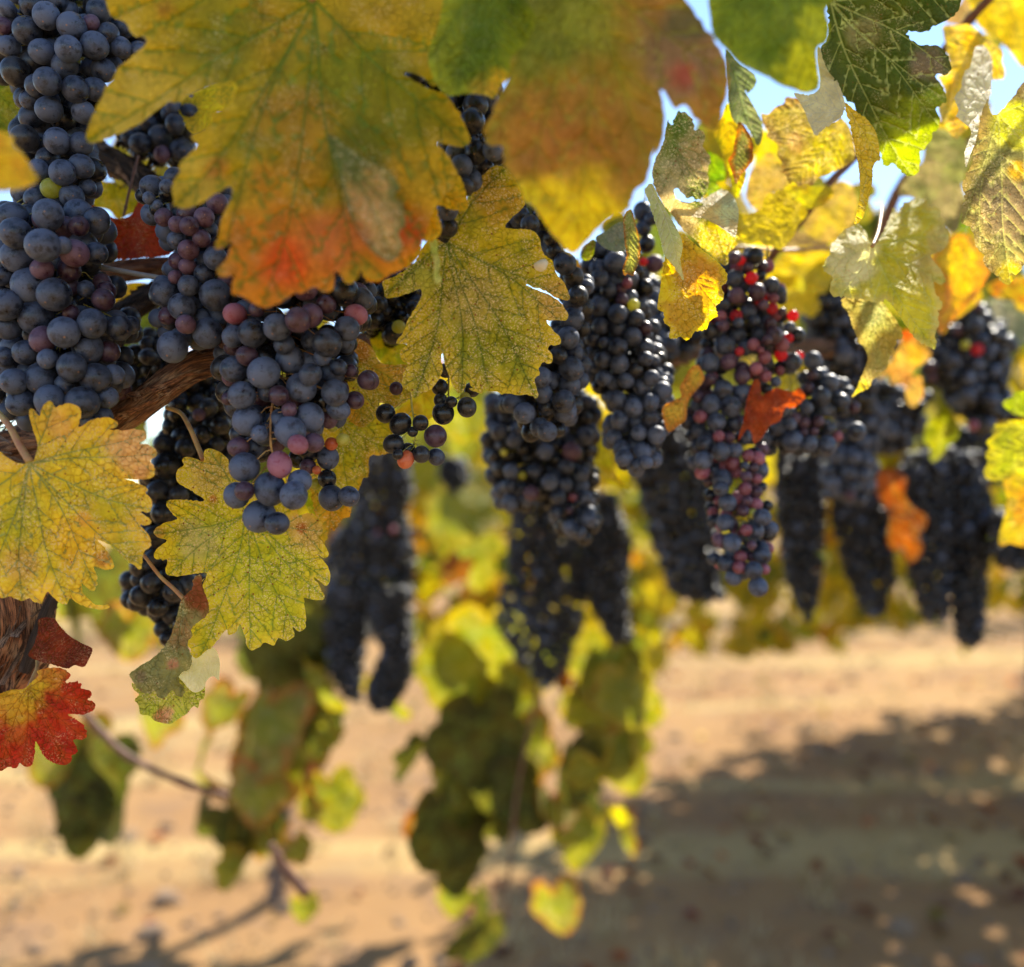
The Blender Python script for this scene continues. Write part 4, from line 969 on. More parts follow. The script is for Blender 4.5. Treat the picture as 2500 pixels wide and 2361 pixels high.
# ------------------------------------------------ right side
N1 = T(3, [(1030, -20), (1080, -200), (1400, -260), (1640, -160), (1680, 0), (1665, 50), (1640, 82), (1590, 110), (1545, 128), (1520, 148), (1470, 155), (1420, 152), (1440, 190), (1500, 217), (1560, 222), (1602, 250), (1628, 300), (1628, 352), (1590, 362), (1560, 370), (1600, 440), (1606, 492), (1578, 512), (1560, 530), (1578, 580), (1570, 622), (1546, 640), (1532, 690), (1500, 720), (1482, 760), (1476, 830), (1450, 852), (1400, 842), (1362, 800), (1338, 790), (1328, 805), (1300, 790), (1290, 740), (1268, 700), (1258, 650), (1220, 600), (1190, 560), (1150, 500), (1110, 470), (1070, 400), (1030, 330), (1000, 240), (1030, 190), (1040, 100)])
hero(N1, Pt(3, 1045, 5), .50, dict(base=(.06, .085, .012), alt=(.09, .105, .015), edge=(.07, .09, .02), mid=(.06, .10, .012), spk=.2, vc=(.45, .48, .16), vk=.8, blobs=BL(3, (1450, 740, 240, (.36, .42, .02), .9), (1200, 150, 100, (.35, .28, .12), .5), (1520, 310, 100, (.26, .17, .12), .6), (1570, 480, 70, (.3, .36, .03), .7))), V2_, tilt=(.25, -.35), curl=.15, wav=.8, grid=.016, tips=T(3, [(1660, 0), (1620, 330), (1570, 600), (1440, 845), (1600, 470)]), petiole=pet(3, (1045, 5, .50), (1020, -120, .52), (1080, -300, .56)), label='large dark green leaf with pale veins, its lower half coloured as sunlit lime')  # upper shade and sunlit lower half are put into the pigment
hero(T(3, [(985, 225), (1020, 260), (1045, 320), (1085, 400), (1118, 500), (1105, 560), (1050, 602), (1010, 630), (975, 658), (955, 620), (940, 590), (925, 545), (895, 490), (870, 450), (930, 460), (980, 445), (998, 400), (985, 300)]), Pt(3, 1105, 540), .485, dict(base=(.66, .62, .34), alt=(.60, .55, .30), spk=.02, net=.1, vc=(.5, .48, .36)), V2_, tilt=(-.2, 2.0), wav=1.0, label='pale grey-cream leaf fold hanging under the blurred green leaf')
hero(T(3, [(1112, 495), (1160, 530), (1212, 570), (1252, 612), (1278, 670), (1287, 750), (1290, 775), (1255, 800), (1252, 880), (1240, 940), (1220, 1010), (1202, 1060), (1163, 1088), (1182, 1000), (1190, 900), (1182, 800), (1162, 700), (1140, 600)]), Pt(3, 1115, 500), .49, dict(base=(.66, .58, .06), alt='yellow', edge='yellow', spk=.15, vc=(.72, .66, .3), vk=.5), V2_, tilt=(.6, .1), label='narrow curved yellow leaf edge hanging down', tips=T(3, [(1170, 1080), (1285, 760), (1250, 900)]))
hero(T(3, [(713, 548), (742, 555), (780, 520), (822, 500), (830, 470), (880, 478), (935, 500), (1000, 520), (1060, 590), (1100, 572), (1150, 640), (1168, 760), (1120, 805), (1065, 830), (1030, 850), (998, 855), (975, 880), (958, 902), (930, 890), (892, 902), (870, 880), (848, 892), (830, 850), (808, 830), (812, 790), (788, 750), (792, 700), (740, 662), (750, 640), (720, 600)]), Pt(3, 1120, 575), .57, dict(base=(.36, .26, .06), alt=(.42, .30, .06), edge=(.26, .14, .05), mid=(.40, .34, .06), spk=.5, vc=(.55, .45, .15), blobs=BL(3, (1030, 760, 130, (.60, .50, .05), .7), (880, 690, 60, (.42, .2, .1), .5))), V2_, tilt=(.2, .2), wav=1.0, label='brown-olive leaf crossed by a band of sun, right of centre at the top')
hero(T(3, [(655, 850), (690, 790), (750, 740), (800, 780), (835, 850), (840, 930), (790, 925), (740, 950), (700, 1022), (640, 960)]), Pt(3, 800, 790), .66, dict(base=(.40, .26, .08), alt=(.48, .32, .07), spk=.3), V2_)
hero(T(3, [(600, 1022), (622, 1035), (660, 1032), (712, 1012), (720, 980), (742, 940), (770, 935), (795, 915), (832, 928), (858, 960), (920, 1000), (935, 1042), (892, 1090), (872, 1140), (832, 1190), (800, 1212), (760, 1190), (728, 1192), (700, 1170), (660, 1182), (602, 1160), (630, 1100)]), Pt(3, 905, 1060), .60, dict(base=(.66, .52, .05), alt=(.55, .42, .05), mid='oliveyellow', spk=.3, vc=(.6, .5, .12)), V2_, tilt=(.1, .5), label='small yellow leaf beside the reddish cane')
hero(T(3, [(820, 905), (900, 900), (960, 905), (1040, 900), (1060, 950), (1000, 1000), (940, 1010), (880, 980), (830, 960)]), Pt(3, 1000, 880), .64, dict(base='yellow', alt='lemon'), V2_, tilt=(.1, .5))
hero(T(3, [(920, 1060), (1000, 960), (1080, 880), (1150, 900), (1180, 1000), (1150, 1100), (1080, 1160), (1000, 1170), (930, 1130)]), Pt(3, 1120, 860), .72, dict(base=(.50, .36, .07), alt=(.42, .28, .08), spk=.3), V2_, label='soft tan-yellow leaf behind the cane')
# dark grey green pair near the sky gap
hero(T(3, [(540, 240), (600, 302), (660, 345), (684, 370), (680, 420), (650, 448), (632, 440), (668, 500), (700, 560), (718, 600), (716, 670), (700, 705), (685, 690), (660, 640), (625, 600), (590, 600), (560, 540), (548, 430)]), Pt(3, 560, 260), .55, dict(base=(.16, .19, .08), alt=(.22, .24, .10), net=.3, mid=(.12, .16, .07), spk=.2), V2_, tilt=(.5, .1), label='grey-green leaf hanging in front of the sky gap')
hero(T(3, [(478, 625), (520, 560), (545, 498), (575, 540), (595, 600), (620, 680), (608, 740), (570, 800), (600, 820), (640, 830), (625, 900), (590, 965), (570, 905), (550, 820), (520, 735), (495, 680)]), Pt(3, 545, 500), .58, dict(base=(.74, .66, .03), alt='yellow', spk=.1), V2_, tilt=(.3, .3), label='bright yellow leaf against the blue sky')
hero(T(3, [(605, 588), (650, 640), (672, 700), (672, 770), (655, 800), (640, 822), (612, 850), (590, 892), (575, 850), (562, 810), (552, 775), (575, 740), (580, 700), (595, 640)]), Pt(3, 605, 588), .545, dict(base=(.22, .17, .05), alt=(.16, .15, .04), spk=.4, edge='rust'), V2_, tilt=(.3, .1), label='narrow dark olive leaf lobe beside the yellow one')
hero(T(3, [(450, 740), (478, 745), (505, 760), (530, 790), (538, 870), (498, 885), (522, 925), (500, 960), (492, 1005), (470, 1015), (452, 950), (458, 860)]), Pt(3, 450, 760), .60, dict(base=(.20, .36, .02), alt=(.30, .42, .02)), V2_, tilt=(.2, .3), label='small fresh green leaf behind the mottled one')
S_ = T(3, [(252, 605), (265, 582), (276, 612), (292, 570), (312, 540), (350, 550), (380, 580), (388, 628), (420, 628), (440, 660), (428, 708), (450, 740), (467, 772), (452, 830), (458, 900), (440, 945), (402, 970), (380, 955), (352, 962), (320, 925), (302, 915), (290, 925), (300, 960), (345, 985), (400, 975), (460, 1010), (530, 1060), (580, 1100), (602, 1160), (588, 1195), (552, 1228), (556, 1272), (530, 1287), (500, 1260), (440, 1212), (380, 1152), (320, 1100), (280, 1040), (230, 980), (192, 900), (184, 820), (210, 750), (240, 680)])
hero(S_, Pt(3, 285, 700), .52, dict(base=(.22, .23, .05), alt=(.46, .34, .14), mid=(.10, .17, .02), spk=.9, blobs=BL(3, (380, 760, 110, (.46, .32, .14), .8), (300, 860, 110, (.50, .40, .2), .6), (500, 1190, 150, (.56, .42, .03), .9), (310, 590, 80, (.08, .16, .02), .8))), V2_, tilt=(.2, -.1), wav=1.3, label='mottled tan and dark green leaf with insect holes', tips=T(3, [(315, 545), (440, 660), (460, 780), (400, 965), (600, 1160), (550, 1280)]))
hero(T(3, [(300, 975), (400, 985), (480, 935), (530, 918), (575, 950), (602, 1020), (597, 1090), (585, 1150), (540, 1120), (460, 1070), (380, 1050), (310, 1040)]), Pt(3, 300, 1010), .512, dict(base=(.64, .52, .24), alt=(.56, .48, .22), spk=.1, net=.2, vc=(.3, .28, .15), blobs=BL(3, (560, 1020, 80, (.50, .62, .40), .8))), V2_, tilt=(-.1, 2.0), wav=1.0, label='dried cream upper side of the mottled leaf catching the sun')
hero(T(3, [(148, 920), (180, 888), (212, 950), (252, 1020), (292, 1090), (322, 1150), (332, 1200), (320, 1260), (338, 1360), (308, 1320), (280, 1282), (240, 1232), (220, 1150), (188, 1050), (160, 960)]), Pt(3, 175, 900), .47, dict(base=(.50, .52, .22), alt=(.42, .46, .18), spk=.02, net=.1, vc=(.6, .6, .42)), V2_, tilt=(.9, .1), label='pale green folded leaf seen edge-on')
T1 = T(3, [(296, 1140), (340, 1140), (400, 1190), (450, 1230), (490, 1262), (522, 1292), (547, 1330), (542, 1372), (520, 1388), (532, 1430), (512, 1468), (490, 1488), (502, 1530), (478, 1545), (462, 1560), (450, 1592), (428, 1602), (390, 1610), (368, 1640), (344, 1651), (322, 1632), (300, 1641), (280, 1642), (264, 1636), (270, 1590), (240, 1562), (240, 1520), (212, 1500), (208, 1480), (222, 1400), (230, 1330), (245, 1250), (290, 1232)])
hero(T1, Pt(3, 300, 1150), .485, dict(base=(.66, .43, .03), alt=(.62, .36, .04), edge=(.75, .58, .03), ew=.08, spk=.4, vc=(.6, .42, .05), vk=.4, blobs=BL(3, (420, 1350, 110, (.62, .28, .06), .7), (255, 1400, 70, (.75, .6, .03), .8))), V2_, tilt=(.3, -.1), label='golden orange-speckled leaf hanging left of the red berries')
hero(T(6, [(700, 55), (732, 20), (748, 70), (762, 120), (776, 200), (768, 262), (752, 300), (740, 328), (718, 318), (700, 322), (694, 290), (712, 235), (702, 160)]), Pt(6, 735, 25), .50, dict(base=(.42, .40, .10), alt=(.34, .34, .08), edge='rust', ew=.05, spk=.3), V2_, tilt=(.8, .1), label='narrow folded olive leaf beside the yellow leaf tip')
hero(T(6, [(570, 150), (620, 120), (655, 92), (700, 85), (708, 200), (672, 216), (640, 210), (600, 190)]), Pt(6, 650, 90), .53, dict(base=(.30, .30, .20), alt='sage', spk=.3), V2_, tilt=(.3, .6), label='grey withered leaf under the yellow leaf tip')
hero(T(6, [(505, 240), (540, 170), (570, 165), (560, 230), (535, 256)]), Pt(6, 565, 170), .53, dict(base='olive', alt='lime'), V2_, vein=False)
# Q curly leaf
Q = T(3, [(1262, 1190), (1300, 1130), (1340, 1040), (1350, 1008), (1382, 1030), (1400, 985), (1420, 978), (1450, 970), (1492, 958), (1517, 975), (1520, 1002), (1560, 1005), (1582, 1020), (1580, 1050), (1605, 1068), (1600, 1100), (1622, 1130), (1618, 1180), (1592, 1212), (1550, 1230), (1532, 1240), (1552, 1270), (1592, 1320), (1607, 1365), (1580, 1378), (1550, 1370), (1555, 1410), (1578, 1450), (1592, 1490), (1568, 1510), (1578, 1560), (1555, 1620), (1562, 1660), (1550, 1695), (1515, 1680), (1480, 1660), (1440, 1620), (1400, 1560), (1360, 1500), (1320, 1452), (1285, 1468), (1200, 1455), (1112, 1440), (1060, 1437), (1044, 1400), (1058, 1340), (1020, 1318), (1013, 1280), (1045, 1230), (1048, 1190), (1070, 1168), (1098, 1130), (1130, 1108), (1180, 1088), (1212, 1120), (1240, 1175)])
hero(Q, Pt(3, 1250, 1195), .525, dict(base=(.52, .48, .05), alt=(.60, .52, .06), edge=(.62, .52, .14), ew=.05, mid=(.36, .40, .04), mw=.02, spk=.12, net=.5, vc=(.55, .56, .2), vk=.7, blobs=BL(3, (1150, 1260, 150, (.74, .68, .34), .9), (1560, 1160, 70, (.60, .50, .20), .7), (1510, 1300, 80, (.56, .46, .18), .6), (1420, 1520, 120, (.66, .58, .03), .8))), V2_, tilt=(.5, .9), curl=.6, wav=1.8, grid=.016, tips=T(3, [(1490, 965), (1610, 1140), (1600, 1365), (1550, 1685), (1100, 1430), (1020, 1290), (1170, 1095)]), petiole=pet(3, (1250, 1195, .525), (1280, 1120, .55), (1300, 1000, .60)), pr=4, label='curling leaf in full sun, painted sunlit cream on its left, green crinkled on its right')  # cream blob puts the direct sun on the left side into the pigment
Q2 = T(7, [(742, 60), (755, 110), (772, 132), (785, 165), (792, 195), (812, 240), (825, 282), (845, 300), (866, 332), (872, 372), (852, 430), (830, 480), (815, 520), (788, 565), (830, 538), (862, 525), (882, 512), (896, 478), (922, 460), (942, 438), (968, 420), (976, 398), (985, 360), (1002, 338), (1008, 310), (1022, 290), (1020, 270), (1052, 262), (1046, 225), (1030, 185), (1000, 150), (960, 92), (935, 75), (850, 50)])
hero(Q2, Pt(7, 925, 70), .545, dict(base=(.36, .34, .10), alt=(.44, .34, .10), edge=(.46, .34, .10), mid=(.36, .34, .08), spk=.3, vc=(.5, .44, .16), blobs=BL(7, (900, 130, 80, (.30, .36, .16), .6), (980, 280, 80, (.50, .36, .08), .6), (840, 520, 60, (.62, .5, .06), .8))), V2_, tilt=(.1, -.1), curl=.1, wav=.9, tips=T(7, [(790, 560), (760, 110), (1045, 260), (870, 340), (980, 400)]), label='drooping olive-tan lower lobe with toothed margin under the curling leaf')
# R right edge leaves
Rr_ = T(3, [(1880, 530), (1930, 480), (1980, 400), (2080, 350), (2230, 420), (2320, 700), (2250, 1100), (2100, 1250), (1990, 1285), (1968, 1310), (1945, 1345), (1932, 1362), (1915, 1382), (1880, 1370), (1858, 1342), (1820, 1312), (1800, 1290), (1792, 1262), (1780, 1220), (1750, 1200), (1745, 1150), (1722, 1100), (1680, 1082), (1690, 1040), (1686, 1000), (1700, 960), (1690, 900), (1712, 830), (1735, 790), (1738, 740), (1752, 680), (1768, 620), (1772, 570), (1790, 530), (1810, 478), (1822, 540), (1850, 556)])
hero(Rr_, Pt(3, 1866, 548), .505, dict(base=(.24, .20, .07), alt=(.20, .18, .06), edge=(.34, .22, .07), mid=(.26, .25, .07), spk=.35, vc=(.52, .50, .16), vk=.7, blobs=BL(3, (1950, 600, 130, (.62, .60, .05), .95), (1920, 1330, 70, (.70, .55, .05), .9), (1900, 1000, 200, (.24, .14, .10), .5), (1960, 830, 60, (.7, .4, .05), .7))), V2_, tilt=(.3, .1), curl=.2, wav=1.0, grid=.018, tips=T(3, [(1915, 1375), (1690, 1080), (1815, 490), (2230, 450), (2250, 1080), (1770, 1210)]), label='big brownish-olive leaf at the right edge with a bright yellow corner')
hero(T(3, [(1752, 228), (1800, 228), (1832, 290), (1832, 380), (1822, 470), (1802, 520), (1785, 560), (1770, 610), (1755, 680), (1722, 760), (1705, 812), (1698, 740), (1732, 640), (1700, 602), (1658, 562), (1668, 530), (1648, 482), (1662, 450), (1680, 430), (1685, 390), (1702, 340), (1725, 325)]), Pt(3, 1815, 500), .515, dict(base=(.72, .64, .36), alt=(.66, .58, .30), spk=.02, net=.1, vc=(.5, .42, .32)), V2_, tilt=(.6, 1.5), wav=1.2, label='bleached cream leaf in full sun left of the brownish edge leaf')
hero(T(3, [(1592, 132), (1640, 125), (1700, 118), (1742, 130), (1800, 180), (1870, 232), (1885, 262), (1880, 300), (1893, 340), (1890, 382), (1832, 392), (1760, 410), (1720, 520), (1715, 620), (1680, 650), (1650, 675), (1600, 602), (1570, 522), (1603, 440), (1568, 370), (1622, 350), (1612, 250)]), Pt(3, 1850, 180), .62, dict(base=(.78, .55, .06), alt=(.74, .42, .05), edge=(.66, .5, .1), spk=.5), V2_, tilt=(.1, .4), wav=1.2, label='translucent orange-yellow leaf glowing against the sky, top right')
hero(T(3, [(1720, -60), (2060, -60), (2060, 260), (1986, 330), (1925, 260), (1880, 210), (1830, 170), (1770, 130), (1740, 60)]), Pt(3, 1900, -80), .74, dict(base=(.74, .56, .08), alt='yellow', spk=.1), V2_, tilt=(.1, .4), label='soft yellow leaf in the top right corner')
hero(T(3, [(1590, 10), (1660, 30), (1720, -40), (1840, -60), (1800, 20), (1730, 130), (1650, 120), (1600, 100)]), Pt(3, 1800, -50), .80, dict(base=(.36, .22, .10), alt=(.30, .2, .08)), V2_)
hero(T(3, [(1480, 640), (1560, 620), (1640, 640), (1712, 700), (1735, 760), (1710, 830), (1690, 900), (1700, 960), (1686, 1060), (1650, 1130), (1580, 1090), (1500, 1000), (1440, 960), (1380, 950), (1400, 880), (1480, 800), (1500, 720)]), Pt(3, 1700, 680), .78, dict(base=(.18, .17, .06), alt=(.28, .22, .10), spk=.3), V2_, tilt=(.1, .1), label='dim blurred olive leaf behind the green one')
hero(T(3, [(1540, 1240), (1620, 1150), (1720, 1140), (1760, 1200), (1815, 1310), (1800, 1360), (1750, 1440), (1690, 1500), (1620, 1580), (1580, 1620), (1560, 1520), (1600, 1480), (1600, 1380), (1550, 1290)]), Pt(3, 1740, 1150), .72, dict(base=(.76, .44, .05), alt=(.72, .5, .05), edge=(.66, .24, .08), spk=.15), V2_, tilt=(.1, .3), label='orange-yellow leaf behind the curling sunlit leaf')
hero(T(3, [(780, 1270), (900, 1200), (1000, 1210), (1050, 1260), (1050, 1400), (980, 1430), (1000, 1480), (960, 1540), (900, 1520), (880, 1580), (800, 1560), (790, 1440), (860, 1400), (920, 1420), (900, 1340), (800, 1330)]), Pt(3, 1020, 1230), .84, dict(base=(.78, .55, .04), alt=(.62, .46, .04)), V2_, tilt=(.1, .3), label='soft golden leaf just right of the red berries')
hero(T(3, [(800, 1100), (900, 1120), (980, 1120), (1040, 1180), (1020, 1240), (900, 1220), (830, 1230), (790, 1180)]), Pt(3, 1000, 1140), .90, dict(base=(.62, .42, .16), alt=(.66, .5, .2)), V2_, tilt=(.1, .8))
hero(T(7, [(1050, 225), (1105, 238), (1140, 290), (1192, 330), (1182, 370), (1122, 410), (1092, 450), (1142, 462), (1155, 520), (1150, 565), (1112, 612), (1072, 592), (1062, 510), (1030, 500), (990, 492), (980, 442), (930, 475), (960, 420), (1000, 360), (1040, 290)]), Pt(7, 1060, 260), .80, dict(base=(.72, .34, .10), alt=(.74, .46, .12), blobs=BL(7, (1070, 240, 50, (.75, .1, .03), .9), (1110, 340, 60, (.78, .45, .05), .8))), V2_, tilt=(.2, .2), label='peach-orange leaf hanging between the blurred right clusters')
hero(T(7, [(1258, 560), (1292, 620), (1318, 670), (1342, 722), (1330, 772), (1290, 800), (1270, 832), (1212, 892), (1185, 862), (1190, 820), (1160, 790), (1172, 700), (1230, 640)]), Pt(7, 1258, 570), .90, dict(base=(.28, .30, .03), alt=(.40, .38, .03)), V2_, tilt=(.2, .1), label='olive leaf hanging alone in front of the dark right clusters')
hero(T(7, [(900, 940), (950, 920), (1020, 930), (1060, 960), (1072, 995), (1060, 1060), (1100, 1120), (1172, 1172), (1162, 1235), (1130, 1252), (1152, 1332), (1110, 1402), (1062, 1402), (1040, 1350), (980, 1332), (970, 1250), (986, 1170), (950, 1110), (905, 1030)]), Pt(7, 1000, 1000), 1.02, dict(base=(.42, .085, .01), alt=(.30, .05, .015), edge='brown', spk=.3), V2_, tilt=(.2, .1), label='vivid orange-red leaf among the blurred dark clusters')
hero(T(7, [(1760, 500), (1668, 532), (1620, 538), (1612, 560), (1568, 580), (1562, 605), (1600, 640), (1640, 655), (1760, 665)]), Pt(7, 1740, 600), .66, dict(base=(.42, .50, .02), alt='lime'), V2_, tilt=(.1, .3), label='lime green leaf tip at the right edge')
hero(T(7, [(1900, 660), (1760, 665), (1668, 680), (1600, 680), (1560, 702), (1518, 700), (1522, 745), (1478, 790), (1492, 822), (1473, 850), (1482, 900), (1463, 935), (1475, 975), (1520, 990), (1580, 982), (1622, 960), (1700, 990), (1850, 940), (1950, 800)]), Pt(7, 1860, 730), .66, dict(base=(.36, .38, .03), alt=(.48, .44, .05), edge='oliveyellow', spk=.2), V2_, tilt=(.2, .1), label='green-yellow leaf reaching in from the right edge', tips=T(7, [(1470, 900), (1520, 710), (1530, 985)]))
hero(T(7, [(1560, 960), (1620, 940), (1760, 960), (1850, 1150), (1760, 1330), (1660, 1325), (1600, 1310), (1545, 1320), (1540, 1260), (1560, 1200), (1580, 1080)]), Pt(7, 1780, 1020), .72, dict(base=(.48, .36, .05), alt=(.56, .28, .05), spk=.3), V2_, tilt=(.1, .1), label='mottled orange-olive leaf at the right edge below the green one')
hero(T(7, [(1420, 120), (1500, 60), (1600, 80), (1700, 60), (1700, 260), (1640, 300), (1560, 240), (1500, 200)]), Pt(7, 1650, 70), .95, dict(base='sage', alt='pale'), V2_, tilt=(.1, .9))
hero(T(7, [(1480, 0), (1560, -40), (1700, -40), (1720, 130), (1640, 120), (1600, 60), (1540, 60)]), Pt(7, 1650, -30), .8, dict(base='orange', alt='yellow'), V2_, tilt=(.1, .4))
hero(T(7, [(1190, -30), (1300, -60), (1420, -40), (1452, 0), (1445, 70), (1372, 132), (1302, 182), (1250, 245), (1238, 160), (1245, 90), (1200, 50)]), Pt(7, 1400, -40), .78, dict(base=(.66, .45, .05), alt=(.74, .42, .04)), V2_, tilt=(.1, .4), label='yellow-orange leaf above the far right cluster')
# dried bits among the right clusters
hero(T(6, [(1282, 835), (1300, 800), (1322, 808), (1332, 870), (1370, 855), (1400, 838), (1440, 850), (1480, 855), (1502, 838), (1532, 880), (1510, 905), (1480, 930), (1440, 932), (1425, 965), (1412, 992), (1370, 1012), (1350, 1040), (1330, 1072), (1296, 1092), (1282, 1040), (1262, 1030), (1240, 1062), (1225, 1082), (1230, 1040), (1246, 1000), (1262, 900)]), Pt(6, 1330, 860), .575, dict(base=(.50, .09, .02), alt=(.36, .06, .02), spk=.1, vc=(.30, .05, .02)), V2_, tilt=(.2, .3), wav=2.0, label='crumpled rust-red dry leaf caught in the red-berried cluster')
hero(T(6, [(1002, 752), (1038, 733), (1062, 770), (1068, 802), (1040, 842), (1002, 888), (990, 930), (985, 985), (950, 1012), (908, 1042), (885, 1000), (878, 930), (920, 900), (962, 880), (955, 840), (975, 800)]), Pt(6, 1050, 760), .555, dict(base=(.74, .38, .05), alt=(.76, .48, .06), edge=(.6, .2, .04), spk=.2), V2_, tilt=(.4, .1), label='orange-yellow leaf squeezed between two middle clusters', tips=T(6, [(900, 1035), (880, 940), (960, 830)]))
hero(T(6, [(495, 470), (520, 480), (575, 505), (560, 520), (520, 530), (535, 590), (552, 650), (545, 690), (568, 710), (545, 745), (515, 720), (500, 640), (488, 570)]), Pt(6, 505, 500), .60, dict(base=(.40, .09, .03), alt='rust', spk=.1), V2_, wav=2, label='shrivelled rust leaf strip between the centre clusters')
hero(T(6, [(560, 965), (600, 982), (622, 1050), (632, 1120), (655, 1210), (690, 1262), (722, 1295), (690, 1290), (650, 1262), (590, 1200), (560, 1130), (545, 1050)]), Pt(6, 570, 970), .70, dict(base='yellow', alt='lemon'), V2_, label='yellow leaf seen between the centre clusters', tilt=(.2, .3))
hero(T(6, [(485, 240), (515, 300), (525, 340), (500, 360), (515, 480), (490, 500), (470, 300)]), Pt(6, 490, 250), .66, dict(base='orange', alt='yellow'), V2_, vein=False)
hero(T(6, [(560, 480), (980, 640), (1080, 620), (1060, 560), (960, 590), (930, 560)]), Pt(6, 1000, 580), .9, dict(base='olive', alt='green'), V2_, vein=False)
# cream flake on the centre leaf
fl = T(2, [(1295, 1500), (1330, 1480), (1360, 1475), (1376, 1498), (1362, 1535), (1335, 1550), (1305, 1540), (1292, 1520)])
fk = .436 / F; vs, fs = [], []
cc = at(*Pt(2, 1334, 1514), .437)
for ring, (f_, h_) in enumerate(((0, -.0022), (.5, -.0018), (.85, -.0009), (1, .0003))):
    for p in (fl if ring else fl[:1]):
        q = at(p[0], p[1], .437); v = (q - cc) * f_; v.y += h_; vs.append(v)
n8 = len(fl)
for i in range(n8):
    j = (i + 1) % n8; fs.append((0, 1 + i, 1 + j))
    for r_ in range(2): fs.append((1 + r_ * n8 + i, 1 + (r_ + 1) * n8 + i, 1 + (r_ + 1) * n8 + j, 1 + r_ * n8 + j))
fs.append(tuple(1 + 2 * n8 + i for i in range(n8)))
o = mesh_obj('dry_flake', vs, fs, simple_mat('cream_dry_flake', (.72, .66, .45), (.80, .74, .55), 200, .6, .2), None, loc=cc)
tag(o, 'small cream dry flake stuck on the speckled centre leaf', 'flake')
# ---------------------------------------------------------------- grape clusters
def cl(reg, label, d, berries, poly=None, diam=60, **kw):
    s = REG[reg][2]
    if kw.get('top'): kw['top'] = Pt(reg, *kw['top'])
    if kw.get('stem'): kw['stem'] = [Pt(reg, p[0], p[1]) + tuple(p[2:]) for p in kw['stem']]
    return cluster(label, d, [Pt(reg, b[0], b[1]) + (b[2] / s, b[3] if len(b) > 3 else 'b') for b in berries], T(reg, poly) if poly else None, diam / s, **kw)
def z14(b): return [(x, y + 700 * 2.3365) + tuple(r) for x, y, *r in b]      # zoom 4 to zoom 1 frame
cl(1, 'upper left blue-black cluster reaching to the top of the photo, one green berry', .475,
 [(265, 90, 155), (410, 150, 160), (520, 130, 95, 'p'), (155, 175, 160), (50, 265, 125), (390, 280, 155), (540, 260, 160), (240, 295, 150), (370, 375, 150), (620, 190, 120), (690, 270, 120), (590, 400, 140), (795, 290, 100), (270, 465, 155), (430, 510, 150), (540, 510, 140), (90, 410, 170, 'k'), (170, 570, 115), (280, 625, 150), (180, 665, 140), (475, 640, 135), (140, 790, 160, 'k'), (325, 805, 150), (465, 820, 135), (275, 905, 135), (465, 950, 140), (355, 985, 140), (500, 1070, 100), (290, 1075, 115, 'g'), (410, 1120, 140), (210, 1130, 140), (20, 150, 100, 'p'), (40, 50, 100), (180, 30, 140), (560, 60, 140), (220, 970, 120), (120, 1100, 120), (210, 490, 130)],
 [(-40, -120), (600, -120), (700, 120), (840, 220), (840, 320), (690, 430), (560, 600), (560, 850), (560, 1100), (430, 1200), (200, 1180), (70, 1130), (180, 900), (60, 850), (100, 560), (0, 450), (-60, 200)], 140, cap=120, mix='bbbkk', lod=0, stem=[(430, -260, .50), (420, 0, .495), (330, 250, .495), (330, 600, .495), (340, 1000, .49), (310, 1160, .487)])
cl(1, 'large dusty blue cluster filling the left edge, oval berries', .45,
 [(70, 1240, 175), (275, 1225, 175), (243, 1250, 125, 'p'), (90, 1330, 180), (245, 1400, 185), (95, 1465, 180), (450, 1290, 115, 'p'), (555, 1260, 155), (425, 1445, 165, 'p'), (550, 1445, 130), (240, 1535, 120, 'p'), (10, 1570, 125), (395, 1540, 140, 'p'), (165, 1630, 205), (310, 1680, 190), (395, 1635, 120, 'p'), (605, 1660, 115, 'p'), (590, 1710, 130, 'p'), (490, 1650, 100), (405, 1785, 95, 'p'), (30, 1740, 180), (205, 1810, 200), (525, 1845, 170), (360, 1400, 100), (330, 1490, 110)]
 + z14([(365, 260, 185), (680, 235, 150), (745, 220, 110), (40, 230, 150), (245, 300, 145, 'p'), (145, 375, 150), (620, 370, 130, 'p'), (500, 350, 175), (270, 412, 115), (240, 520, 190), (80, 540, 150), (410, 460, 170), (545, 520, 180), (650, 500, 120), (370, 555, 115), (120, 660, 155), (285, 650, 180), (470, 660, 180), (610, 630, 130), (0, 550, 90), (20, 400, 120), (520, 770, 120), (590, 740, 110)]),
 [(-80, 1180), (350, 1180), (600, 1250), (600, 1480), (660, 1640), (660, 1760), (790, 1850), (770, 1960), (700, 2050), (700, 2180), (660, 2330), (540, 2420), (300, 2420), (60, 2380), (-80, 2200), (-120, 1700)], 160, cap=150, mix='bbbbp', lod=0, stem=[(300, 1000, .48), (330, 1200, .475), (400, 1400, .47), (440, 1720, .468), (350, 1950, .466), (300, 2300, .465)])
